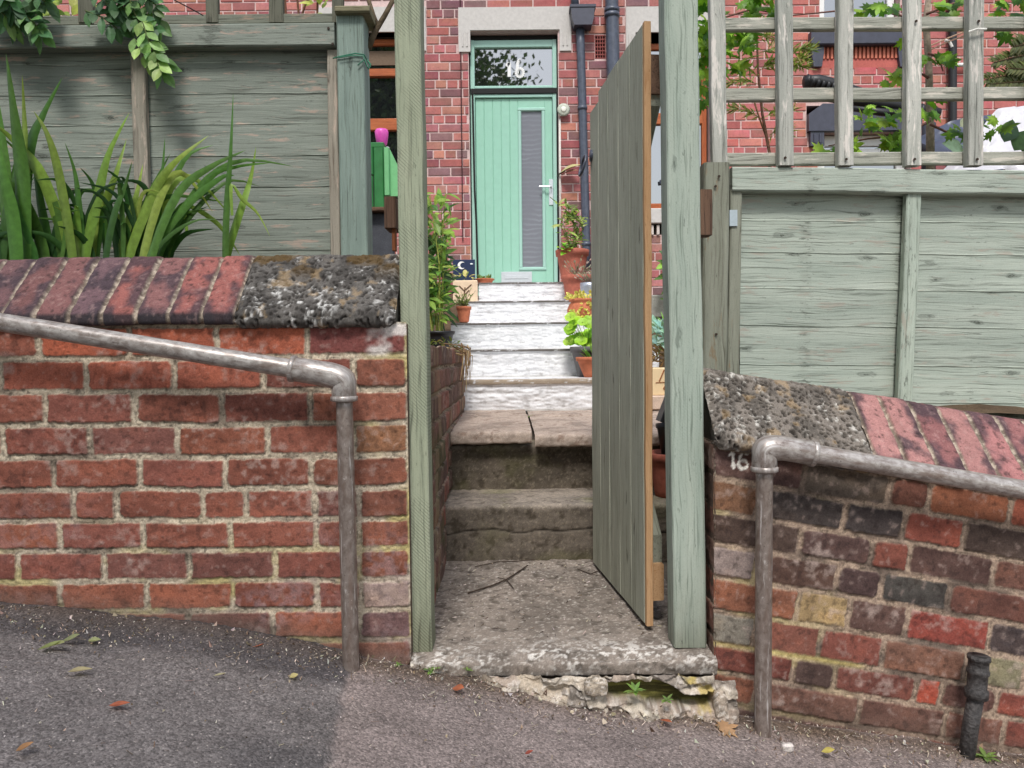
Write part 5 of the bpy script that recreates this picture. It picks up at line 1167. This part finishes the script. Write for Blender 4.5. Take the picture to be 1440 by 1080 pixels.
# ------------------------------------------------------------------ pots along the steps
def potted(name, label, cat, px, pyb, Y, r0, r1, h, mat, fol=None, group=None, rim=True, zb=None):
    p = W(px, pyb, Y); z = p.z if zb is None else zb
    t = thing(name, label, cat, (p.x, Y, z), group); m = MB()
    pr = [(r0 * .9, 0), (r0, .004)] + [(r0 + (r1 - r0) * k / 5, h * .8 * k / 5) for k in range(1, 6)]
    pr += [(r1 * 1.1, h * .8), (r1 * 1.14, h * .98), (r1 * 1.1, h), (r1 * .98, h), (r1 * .95, h * .9)] if rim else [(r1, h), (r1 * .95, h), (r1 * .93, h * .9)]
    m.lathe((p.x, Y, z), pr, 32); m.build('pot', mat, t, True)
    m = MB(); m.lathe((p.x, Y, z), [(r1 * .94, h * .86), (r1 * .94, h * .91), (.002, h * .93)], 20, S(60, 46, 36)); m.build('compost', SOIL, t)
    if fol:
        m = MB(); fol(m, V((p.x, Y, z + h * .9))); m.build('foliage', LEAF, t)
    return t
def f_sparse(m, b):
    for k in range(26):
        d = V((R.uniform(-.6, .6), R.uniform(-.5, .5), R.uniform(.4, 1))); L = R.uniform(.06, .16); m.tube([b, b + d * L], [.002, .001], 4, S(120, 120, 80))
        for q in range(4): m.leaf(b + d * L * R.uniform(.4, 1), rv() + V((0, 0, .5)), rv(), .03, .012, jit(S(140, 150, 96), .2))
potted('potted_plant', 'small terracotta pot with a sparse seedling on the left of a white step', 'plant pot', 652.5, 453, 5.7, .036, .05, .115, TERRA, f_sparse)
# square ceramic planter with brown motif
t = thing('square_planter', 'cream square planter with a brown leaf motif at the left of the white steps', 'planter', at(654, 428, 6.25))
m = MB(); a, b, c_, d = prect(637, 394, 671, 430, 6.25); c_ = wz[4]; m.box(a, 6.25, c_, b, 6.45, d, .008); m.build('pot', CREAM, t)
m = MB()
for (x0, y0, x1, y1) in ((652, 420, 654, 404), (654, 410, 646, 402), (654, 408, 663, 400), (653, 415, 660, 408)): m.tube([V((W(x0, y0, 6.25).x, 6.246, W(x0, y0, 6.25).z)), V((W(x1, y1, 6.25).x, 6.246, W(x1, y1, 6.25).z))], .004, 5, S(96, 70, 50))
m.build('leaf_motif', COLP, t)
m = MB(); bush(m, 652, 390, 6.35, 16, 5, 24, .04, .012, [S(140, 150, 90), S(180, 170, 110)], .08); m.build('foliage', LEAF, t)
# blue plaque with a moon
t = thing('painted_tile', 'navy blue painted tile with a white crescent moon, left of the green door', 'plaque', at(654, 393, 7.2))
m = MB(); a, b, c_, d = prect(637, 365, 668, 394, 7.2); m.box(a, 7.2, ZL, b, 7.23, d, .004, 'x', S(30, 46, 78)); m.build('tile', TILE, t)
m = MB(); mc = W(649, 373, 7.19); out = [V((mc.x + .036 * math.cos(q), 7.196, mc.z + .036 * math.sin(q))) for q in [math.radians(40 + 280 * k / 20) for k in range(21)]]; inn = [V((mc.x + .014 + .026 * math.cos(q), 7.196, mc.z + .026 * math.sin(q))) for q in [math.radians(62 + 236 * k / 20) for k in range(21)]]
m.add(out + inn, [[k, k + 1, 22 + k, 21 + k] for k in range(20)], S(240, 240, 236)); m.build('moon_motif', TILE, t)
m = MB(); m.lathe((0, 0, 0), [(.001, 0), (.02, .002), (.001, .004)], 14); q = W(654, 384, 7.19); m2 = MB(); m2.add([V((q.x + p[0] * 1.2, 7.197 - p[2], q.z + p[1] * 1.6)) for p in m.v], m.f, S(214, 204, 130)); m2.build('yellow_motif', TILE, t); m2 = MB(); q = W(663, 371, 7.19); m2.add([V((q.x + p[0] * .7, 7.197 - p[2], q.z + p[1] * .35)) for p in m.v], m.f, S(220, 226, 230)); m2.build('star_motif', TILE, t)
potted('potted_plant', 'shallow orange dish of small seedlings on the top white step, beside the door', 'plant pot', 682, 402, 6.8, .055, .075, .05, TERRA, lambda m, b: [m.leaf(b + V((R.uniform(-.06, .06), R.uniform(-.05, .05), 0)), rv() + V((0, 0, 1)), rv(), .05, .02, jit(S(120, 140, 80))) for _ in range(24)], None, True, ZL)
# tall leafy plants on the left
def f_tall(m, b):
    for k in range(9):
        x = R.uniform(-.15, .03); top = R.uniform(.35, 1.0); y = R.uniform(-.1, .15); P = [b + V((x * .4, y, -.05)), b + V((x * .8, y, top * .5)), b + V((x * 1.1 + R.uniform(-.06, .06), y, top))]
        m.tube(P, [.005, .004, .002], 5, S(170, 176, 90))
        for q in range(20):
            u = R.uniform(.15, 1); p = P[0].lerp(P[1], u * 2) if u < .5 else P[1].lerp(P[2], u * 2 - 1)
            m.leaf(p, V((R.uniform(-1, 1), R.uniform(-1, .4), R.uniform(-.4, .6))), V((0, -.6, 1)), R.uniform(.06, .14), R.uniform(.022, .045), jit(R.choice([S(96, 132, 58), S(120, 152, 68), S(70, 104, 50), S(150, 172, 84)]), .25), R.uniform(.1, .5))
potted('potted_plant', 'tall leafy green plant in a black pot, beside the left gate post', 'plant pot', 617, 476, 4.75, .075, .09, .1, BLACK, f_tall, None, True, .055)
t = thing('bamboo_shrub', 'dense green shrub with narrow leaves behind the black pot and left gate post', 'shrub', (W(620, 400, 5.2).x, 5.2, .42)); m = MB(); bush(m, 612, 395, 5.3, 20, 60, 150, .12, .03, [S(88, 120, 58), S(110, 140, 70), S(60, 92, 48), S(46, 74, 40)], .25, .1); bush(m, 612, 320, 5.3, 18, 34, 60, .11, .04, [S(140, 164, 76), S(120, 150, 66)], .2, .1); m.build('foliage', LEAF, t)
m = MB(); [m.tube([(W(x, 430, 5.3).x, 5.3, .38), W(x + R.uniform(-6, 6), 330, 5.3)], .008, 5, S(110, 104, 66)) for x in (604, 612, 622, 630)]; m.build('stem', BARK, t)
# right side: stacked terracotta
def f_tom(m, b):
    for k in range(7):
        P = [b, b + V((R.uniform(-.12, .12), R.uniform(-.1, .1), .25)), b + V((R.uniform(-.2, .2), R.uniform(-.1, .1), R.uniform(.35, .52)))]
        m.tube(P, .004, 5, S(120, 134, 70))
        for q in range(22):
            u = R.random(); p = P[0].lerp(P[1], u * 2) if u < .5 else P[1].lerp(P[2], u * 2 - 1)
            m.leaf(p + rv() * .03, V((R.uniform(-1, 1), R.uniform(-1, .3), R.uniform(-.3, .7))), V((0, -.6, 1)), R.uniform(.05, .11), R.uniform(.02, .04), jit(R.choice([S(120, 146, 70), S(148, 166, 90), S(90, 118, 60), S(170, 176, 110)]), .25), .3)
    for q in range(8): m.leaf(b + V((R.uniform(-.13, -.02), -.08, R.uniform(0, .08))), V((R.uniform(-1, .4), -1, R.uniform(-.3, .4))), V((0, -.5, 1)), .11, .07, jit(S(140, 186, 70), .15), .3)
xA = W(806, 390, 7.0)
potted('potted_plant', 'large red terracotta pot of leafy stems to the right of the green door', 'plant pot', 805, 400, 7.0, .1, .135, .27, TERRA2, f_tom, None, True, W(805, 394, 7.0).z)
def f_dry(m, b):
    for k in range(60):
        d = V((R.uniform(-.8, .8), R.uniform(-.8, .5), R.uniform(.3, 1))); L = R.uniform(.06, .17); m.tube([b + rv() * .04, b + d * L], [.002, .001], 4, jit(S(150, 136, 126)))
        m.leaf(b + d * L, d, rv(), .03, .012, jit(R.choice([S(190, 170, 160), S(150, 150, 130), S(120, 124, 100)]), .2))
potted('potted_plant', 'tall terracotta pot of dry lavender stems, below the large red pot', 'plant pot', 813, 425, 6.5, .1, .125, .24, TERRA2, f_dry, None, True, wz[4])
potted('potted_plant', 'galvanised grey pot of dried flower heads beside the terracotta pots', 'plant pot', 829, 424, 6.2, .06, .075, .15, mat_plain('zinc_pot', S(170, 176, 186), .4, .5, .1, 40, .1), f_dry, None, False, wz[4])
# belly pot
t = thing('potted_plant', 'round bellied orange terracotta pot trailing yellow leaves on a white step', 'plant pot', at(822, 447, 5.75))
p = W(823, 447, 5.75); m = MB(); m.lathe((p.x, 5.75, wz[3]), [(.06, 0), (.1, .02), (.132, .07), (.135, .1), (.12, .14), (.105, .155), (.12, .165), (.12, .18), (.1, .18), (.1, .16)], 32); m.build('pot', TERRA, t, True)
m = MB()
for k in range(150):
    q = rv(); c0 = V((p.x, 5.75, wz[3] + .18))
    if k < 100: pp = c0 + V((q.x * .13, q.y * .1, abs(q.z) * .04))
    else: pp = c0 + V((.0 + q.x * .03 + (.0 if k < 135 else -.09), -.125 - abs(q.y) * .02, -R.uniform(0, .26) if k < 135 else -R.uniform(.09, .13)))
    m.leaf(pp, q + V((0, -.4, .4)), V((0, -1, .5)), R.uniform(.02, .035), .02, jit(R.choice([S(200, 192, 90), S(176, 176, 84), S(214, 204, 120)]), .15))
m.build('foliage', LEAF, t)
def f_ger(m, b):
    for k in range(46):
        q = rv(); p = b + V((q.x * .13, q.y * .1, .04 + abs(q.z) * .17)); m.tube([b, p], .002, 4, S(150, 180, 80))
        n = V((q.x * .5, -.9, .7)).normalized(); a1 = n.orthogonal().normalized(); a2 = n.cross(a1); r = R.uniform(.022, .045); c = jit(R.choice([S(170, 214, 60), S(150, 200, 56), S(186, 222, 84)]), .12)
        vs = [p - n * .008] + [p + (a1 * math.cos(w) + a2 * math.sin(w)) * r * (1 + .08 * math.sin(5 * w)) for w in [2 * math.pi * i / 12 for i in range(12)]]
        m.add(vs, [[0, 1 + i, 1 + (i + 1) % 12] for i in range(12)], [tuple(v_ * .75 for v_ in c)] + [c] * 12)
potted('potted_plant', 'bright lime green round leaved plant in a dark grey pot, beside the open gate', 'plant pot', 828, 528, 4.85, .07, .105, .19, GREYPOT, f_ger, None, True, wz[1])
potted('potted_plant', 'orange terracotta bowl with a small sprout in front of the grey pot', 'plant pot', 832, 528, 4.68, .045, .085, .125, TERRA, lambda m, b: [m.leaf(b + rv() * .02, rv() * .6 + V((0, 0, 1)), rv(), .09, .02, jit(S(130, 180, 90))) for _ in range(10)], None, True, wz[1])
# between gate and right post
t = thing('herb_trough', 'cream wooden trough with brown lettering, glimpsed between the gate and its post', 'planter', (W(935, 555, 4.4).x, 4.4, -.24))
m = MB(); a, b, c_, d = prect(905, 517, 985, 556, 4.4); m.box(a, 4.4, c_, b, 4.62, d, .005); m.build('trough', mat_plain('cream_paint', S(226, 202, 160), .6, 0, .08, 20, .05), t)
m = MB()
for pts in (((927, 536), (934, 520)), ((944, 520), (940, 526), (943, 534)), ((944, 545), (937, 540), (933, 546), (938, 552), (946, 550)), ((922, 538), (948, 537))): m.tube([V((W(x, y, 4.4).x, 4.397, W(x, y, 4.4).z)) for x, y in pts], .0035 if len(pts) > 2 or pts[0][1] < 537 else .002, 5, S(150, 96, 60))
m.build('lettering', COLP, t)
m = MB(); bush(m, 938, 500, 4.5, 30, 10, 120, .05, .012, [S(130, 100, 70), S(110, 90, 60)], .1); bush(m, 938, 470, 4.5, 26, 18, 70, .075, .035, [S(170, 200, 196), S(150, 184, 180), S(190, 214, 208)], .1); bush(m, 945, 470, 4.55, 20, 30, 40, .08, .012, [S(120, 160, 70)], .1); m.build('foliage', LEAF, t)
m = MB(); a, b, c_, d = prect(900, 556, 1000, 584, 4.36); m.box(a, 4.36, zf + .004, b, 4.66, W(940, 556, 4.36).z - .002, .006, 'x', S(206, 184, 166), 6, .002); tag(m.build('stone_plinth', MAS), 'pale stone plinth under the cream wooden trough', 'plinth')
zpot = z1
potted('plant_pot', 'red terracotta pot with a thick rim behind the right gate post', 'plant pot', 946, 720, 3.12, .07, .095, .18, TERRA2, None, None, True, zpot)
p = W(948, 650, 3.12)
t = thing('nursery_pots', 'black plastic nursery pots dumped in the red terracotta pot behind the gate post', 'plant pot', (p.x, 3.12, zpot + .17))
m = MB(); m.lathe((p.x, 3.12, zpot + .165), [(.05, 0), (.068, .11), (.074, .115), (.074, .13), (.066, .13), (.064, .1)], 24); m.build('round_pot', BLACK, t, True)
m = MB(); q = V((p.x - .0, 3.1, zpot + .33)); m.beam(q + V((-.02, 0, -.04)), q + V((.03, 0, .09)), (.05, 0, -.02), (0, .05, 0), .004); m.build('square_pot', BLACK, t)
t = thing('low_wall', 'low brick garden wall with a grey stone cap, glimpsed beyond the gate', 'wall', (1.5, 6.1, -.1))
m = MB(); a, b, c_, d = prect(908, 414, 1120, 446, 6.1); m.box(a, 6.08, c_, b, 6.3, d, .01, 'x', S(160, 158, 150), 8, .003); m.build('stone_cap', MAS, t)
yy = np.arange(a, b, .01); Xg, T = np.meshgrid(yy, np.arange(-.3, c_, .008)); H, C = brickfield(Xg, T, [(-.32 + .086 * k, -.32 + .086 * (k + 1), [a - .1 + (.11 if k % 2 else 0) + .235 * q for q in range(9)]) for k in range(12)], DARKB, 450)
gmesh('wall_face', np.stack([Xg, 6.12 - H, T], -1), C, MAS, t)
m = MB(); m.box(a, 6.13, -.3, b, 6.28, c_ - .001, .002, 'x', S(90, 70, 60)); m.build('wall_core', MAS, t)
t = thing('garden_shrub', 'small dark leaved shrub beside the right gate post, in front of the far brick wall', 'shrub', (W(944, 420, 5.9).x, 5.9, W(944, 420, 5.9).z)); m = MB(); bush(m, 948, 392, 5.85, 12, 36, 60, .1, .05, [S(84, 120, 60), S(60, 92, 50), S(150, 176, 84)], .15, .1); m.build('foliage', LEAF, t)
m = MB(); m.tube([(W(950, 400, 5.85).x, 5.85, .3), W(948, 370, 5.85)], .008, 5, S(90, 80, 56)); m.build('stem', BARK, t)

# ------------------------------------------------------------------ green planter left of the gate
t = thing('green_planter', 'green painted slatted wooden planter seen between the fence post and gate post', 'planter', (W(535, 292, 3.2).x, 3.2, W(535, 292, 3.2).z))
m = MB()
for x0, x1, y0, y1 in ((470, 491, 205, 291), (492, 512, 205, 291), (513, 524.5, 207, 245), (513, 524.5, 247, 291), (525.5, 539.5, 207, 291)): pbox(m, x0, y0, x1, y1, 3.2, .03, .004, 'z', (1, 1, 1))
pbox(m, 468, 200, 539, 208, 3.21, .25, .004, 'x'); m.build('slats', GRN, t)
m = MB(); a, b, c_, d = prect(540, 207, 547, 274, 3.19); m.box(a, 3.19, c_, b, 3.26, d, .003, 'z'); a2 = W(580, 250, 3.19).x; m.prism([(b, c_), (a2, c_), (a2, d - .2), (b, d)], 3.215, 3.24); m.build('corner_leg', GRNL, t)
m = MB(); pbox(m, 468, 291, 541, 297, 3.18, .28, .003, 'x'); m.build('base_board', W_BRN, t)
t2 = thing('pink_bottle', 'bright pink plastic bottle standing on the green planter', 'bottle', at(537, 205, 3.28)); p = W(537, 206, 3.28); m = MB(); m.lathe((p.x, 3.28, p.z), [(.014, 0), (.022, .01), (.027, .04), (.029, .06), (.024, .07), (.008, .073)], 20); m.build('cap', PINK, t2, True)
m = MB(); m.lathe((p.x + .012, 3.3, p.z - .05), [(.018, 0), (.02, .03), (.016, .052)], 16); m.build('body', WPLAS, t2, True)
m = MB(); pbox(m, 500, 300, 552, 372, 3.22, .06, .004, 'x', S(84, 86, 92), 8, .002); tag(m.build('slate_slab', MAS), 'upright dark grey slate slab under the green planter', 'slab')

# ------------------------------------------------------------------ small things on the ground
def gleaf(px, py, L, wd, col, ang, label, group='fallen leaves and petals', kind='leaf'):
    p = gp(px, py, .012); m = MB(); col = tuple(q * .72 + .02 for q in col); d = V((math.cos(ang), math.sin(ang), R.uniform(.0, .25)))
    if kind == 'maple': m.maple(p, d, (R.uniform(-.3, .3), -.3, 1), L, col)
    else: m.leaf(p, d, (R.uniform(-.4, .4), -.3, 1), L, wd, col, R.uniform(-.25, .1), .3, 5, R.uniform(.35, .6))
    tag(m.build('fallen_leaf', LEAF), label, 'leaf', group)
gleaf(52, 914, .05, .02, S(150, 160, 96), .7, 'olive green fallen leaf, left of a cluster of three on the tarmac')
gleaf(72, 907, .05, .022, S(176, 180, 124), -.4, 'pale olive fallen leaf in the middle of a cluster on the tarmac')
gleaf(86, 902, .045, .02, S(150, 156, 110), .2, 'dull green fallen leaf at the right of a cluster on the tarmac')
gleaf(124, 901, .028, .018, S(170, 176, 120), .3, 'small pale green leaf lying alone on the tarmac below the left wall')
gleaf(153, 992, .045, .016, S(196, 104, 70), .0, 'curled orange red leaf on the open tarmac in the lower left')
gleaf(352, 910, .04, .018, S(206, 112, 74), .7, 'orange leaf on the tarmac close to the left wall foot')
gleaf(95, 945, .05, .02, S(190, 176, 134), .3, 'straw coloured dry leaf on the tarmac under the olive leaves')
gleaf(22, 1056, .03, .02, S(180, 130, 84), .5, 'brown leaf scrap in the bottom left corner')
gleaf(407, 953, .022, .018, S(222, 206, 140), .6, 'tiny pale yellow leaf left of the left handrail foot')
gleaf(636, 968, .035, .025, S(196, 112, 76), -.4, 'orange brown leaf on the tarmac in front of the doorstep')
gleaf(928, 1012, .04, .022, S(206, 110, 74), -.9, 'orange red leaf below the yellow stained stones')
gleaf(1012, 1026, .05, .04, S(214, 168, 124), .3, 'broad pale tan leaf by the corner of the dark wall', kind='maple')
gleaf(1155, 1057, .032, .022, S(226, 208, 110), -.3, 'bright yellow leaf at the foot of the dark wall')
gleaf(300, 950, .03, .008, S(196, 186, 150), .1, 'thin straw scrap on the dark tarmac')
gleaf(738, 1060, .02, .01, S(170, 70, 50), .1, 'small dark red scrap on the lighter tarmac')
rock('pebble', tuple(gp(1107, 1050, .008)), .014, .012, .009, 55, S(226, 216, 210), 'small pinkish white pebble between the right handrail and yellow leaf', 'pebble')
def weed(px, py, Y, label, n=9, L=.03):
    p = W(px, py, Y) if Y else gp(px, py, .0); m = MB()
    for k in range(n):
        a = 2 * math.pi * k / n + R.uniform(-.3, .3); m.leaf(p, (math.cos(a), math.sin(a) - .3, R.uniform(.3, 1)), (0, 0, 1), L * R.uniform(.5, 1.0), L * .32, jit(S(116, 146, 76), .2), .3)
    tag(m.build('weed', LEAF), label, 'weed', 'weeds at the wall foot')
weed(606, 944, 1.985, 'bright green seedling under the left end of the doorstep')
weed(658, 943, 1.985, 'tiny seedling under the doorstep beside the pale stone', 6, .02)
weed(893, 973, 1.95, 'bright green weed in the mossy gap under the doorstep', 10, .035)
weed(938, 986, 1.94, 'small pale weed on the stones right of the mossy gap', 8, .028)
weed(1386, 1066, 1.95, 'green weed at the foot of the iron pipe stub', 9, .04)
weed(560, 936, 1.99, 'faint weed at the end of the left wall', 6, .02)
weed(742, 588, 4.2, 'tuft of grass growing in the joint between the landing flags', 14, .04)
# scattered grit and straw along the wall foot
m = MB()
for k in range(4200):
    x = R.uniform(-1.6, 1.6); y = 1.99 - abs(R.gauss(0, .075)) if R.random() < .85 else R.uniform(1.4, 1.95); z = float(G(x, y)) + .01 + max(0, .012 * math.exp(-((y - 1.97) / .05) ** 2))
    s = R.uniform(.0012, .0036) if R.random() < .9 else R.uniform(.004, .008); p = V((x, y, z)); c = jit(R.choice([S(190, 176, 158), S(150, 132, 112), S(206, 196, 184), S(120, 100, 82), S(92, 76, 62)]), .2)
    if R.random() < .75:
        q = [rv() * s for _ in range(4)]; m.add([p + q[0], p + q[1], p + q[2], p + q[3] + V((0, 0, s))], [[0, 1, 2], [0, 1, 3], [1, 2, 3], [0, 2, 3]], c)
    else:
        d = V((R.uniform(-1, 1), R.uniform(-1, 1), R.uniform(0, .2))).normalized() * R.uniform(.003, .010); w = V((-d.y, d.x, 0)).normalized() * .0008; m.add([p - d - w, p + d - w, p + d + w, p - d + w], [[0, 1, 2, 3]], c)
tag(m.build('grit_litter', COLP), 'loose grit, straw and leaf crumbs along the foot of the walls', 'litter', None, 'stuff')
m = MB()
for k in range(260):
    x = R.uniform(xl + .05, xr_ - .05); y = R.uniform(2.1, 2.9); p = V((x, y, zs + .008)); s = R.uniform(.0012, .004); d = V((R.uniform(-1, 1), R.uniform(-1, 1), .05)).normalized() * R.uniform(.002, .009); w = V((-d.y, d.x, 0)).normalized() * .0011
    c = jit(R.choice([S(206, 198, 188), S(60, 50, 44), S(90, 76, 62), S(180, 168, 150), S(48, 40, 36)]), .2); m.add([p - d - w, p + d - w, p + d + w * .5 + V((0, 0, .003)), p - d + w], [[0, 1, 2, 3]], c)
tag(m.build('doorstep_litter', COLP), 'dark twigs and pale chips scattered over the doorstep', 'litter', None, 'stuff')

def sp(px, py):
    k = W(px, py, 1.0).z; return W(px, py, (zs + .009) / k)
for lb, pts, w in (('dark twig lying across the left of the doorstep', ((658, 834), (690, 824), (712, 815), (732, 802), (742, 795)), .0026), ('small side twig branching off beside the long dark twig', ((700, 812), (712, 815), (722, 827)), .0016), ('thin dark twig at the back of the doorstep below the first step', ((668, 797), (700, 790), (728, 789), (752, 787)), .0018), ('thin dark twig near the gate foot on the doorstep', ((812, 800), (830, 807), (842, 803)), .0018)):
    m = MB(); m.tube([sp(x, y) for x, y in pts], w, 6, S(64, 52, 44)); tag(m.build('twig', COLP), lb, 'twig', 'twigs on the doorstep')
for lb, (px, py), c in (('white curled petal on the left of the doorstep', (664, 804), S(216, 206, 200)), ('tiny white petal beside the curled petal on the doorstep', (658, 803), S(206, 196, 190)), ('pale straw leaf scrap on the doorstep just behind the gate edge', (898, 880), S(196, 176, 140))):
    m = MB(); m.leaf(sp(px, py), (R.uniform(-1, 1), R.uniform(-1, 1), .2), (0, -.3, 1), .02, .012, c, -.2, .4); tag(m.build('fallen_petal', LEAF), lb, 'petal', 'fallen leaves and petals')

# ------------------------------------------------------------------ trees across the road (seen in the window glass)
def tree(label, c, r, seed, nl=16000, ls=.19):
    zb_ = float(np.interp(c[0], _gx, _gz)) - .3; t = thing('street_tree', label, 'tree', (c[0], c[1], zb_), 'trees across the road'); RR = random.Random(seed)
    m = MB(); m.tube([(c[0], c[1], zb_), (c[0] + .1, c[1], c[2] * .4), (c[0], c[1], c[2])], [.3, .22, .1], 10, S(86, 72, 58))
    for k in range(9):
        a = RR.uniform(0, 6.3); m.tube([(c[0], c[1], c[2] * .5 + k * .2), (c[0] + math.cos(a) * r * .7, c[1] + math.sin(a) * r * .6, c[2] + RR.uniform(-.2, .6) * r)], [.1, .03], 6, S(86, 72, 58))
    m.build('trunk', BARK, t); m = MB(); cl = []
    for k in range(230):
        q = V((RR.gauss(0, 1), RR.gauss(0, 1), RR.gauss(0, 1))).normalized() * (r * RR.uniform(.3, 1) ** .5); cl.append(V(c) + q)
    for k in range(nl):
        p = RR.choice(cl) + V((RR.gauss(0, 1), RR.gauss(0, 1), RR.gauss(0, 1))) * r * .13; n = V((RR.gauss(0, 1), RR.gauss(0, 1), RR.gauss(0, 1))).normalized(); a = n.orthogonal().normalized() * ls; b = n.cross(a).normalized() * ls * .7
        m.add([p - a, p + b, p + a, p - b], [[0, 1, 2, 3]], jit(S(76, 98, 52), .3))
    m.build('crown', LEAF, t)
tree('dark green tree across the road reflected in the glass over the door', (-5.3, -10, 6.9), 5.4, 3, 80000, .1)
tree('dark green tree across the road reflected in the left window', (-9.5, -9, 7.5), 5.0, 5)

# ------------------------------------------------------------------ camera, light, sky
cam = bpy.data.cameras.new('camera'); cam.sensor_width = 36; cam.lens = 36 * F / 1440; cam.clip_end = 1000; cam.clip_start = .02
co = link(bpy.data.objects.new('camera', cam)); co.matrix_world = CAM.to_4x4(); sc.camera = co
w = bpy.data.worlds.new('World'); sc.world = w; w.use_nodes = True; nt = w.node_tree
sky = nn(nt, 'ShaderNodeTexSky', sky_type='NISHITA'); sky.sun_disc = False
ELEV, AZ = math.radians(54), math.radians(186)
sky.sun_elevation = ELEV; sky.sun_rotation = AZ; sky.air_density = 1.2; sky.dust_density = 2.0
hs = nn(nt, 'ShaderNodeHueSaturation', {'Saturation': .5, 'Color': sky.outputs[0]})
nt.links.new(hs.outputs[0], nt.nodes['Background'].inputs[0]); nt.nodes['Background'].inputs[1].default_value = .12
sl = bpy.data.lights.new('sun', 'SUN'); sl.energy = 1.5; sl.angle = math.radians(12); sl.color = (1, .97, .93)
so = link(bpy.data.objects.new('sun', sl))
d = V((math.sin(AZ) * math.cos(ELEV), math.cos(AZ) * math.cos(ELEV), math.sin(ELEV)))
so.rotation_euler = d.to_track_quat('Z', 'Y').to_euler()
vs_ = sc.view_settings; vs_.view_transform = 'Standard'; vs_.look = 'None'; vs_.exposure = 0.85; vs_.gamma = 1
sc.cycles.max_bounces = 6; sc.cycles.use_denoising = True
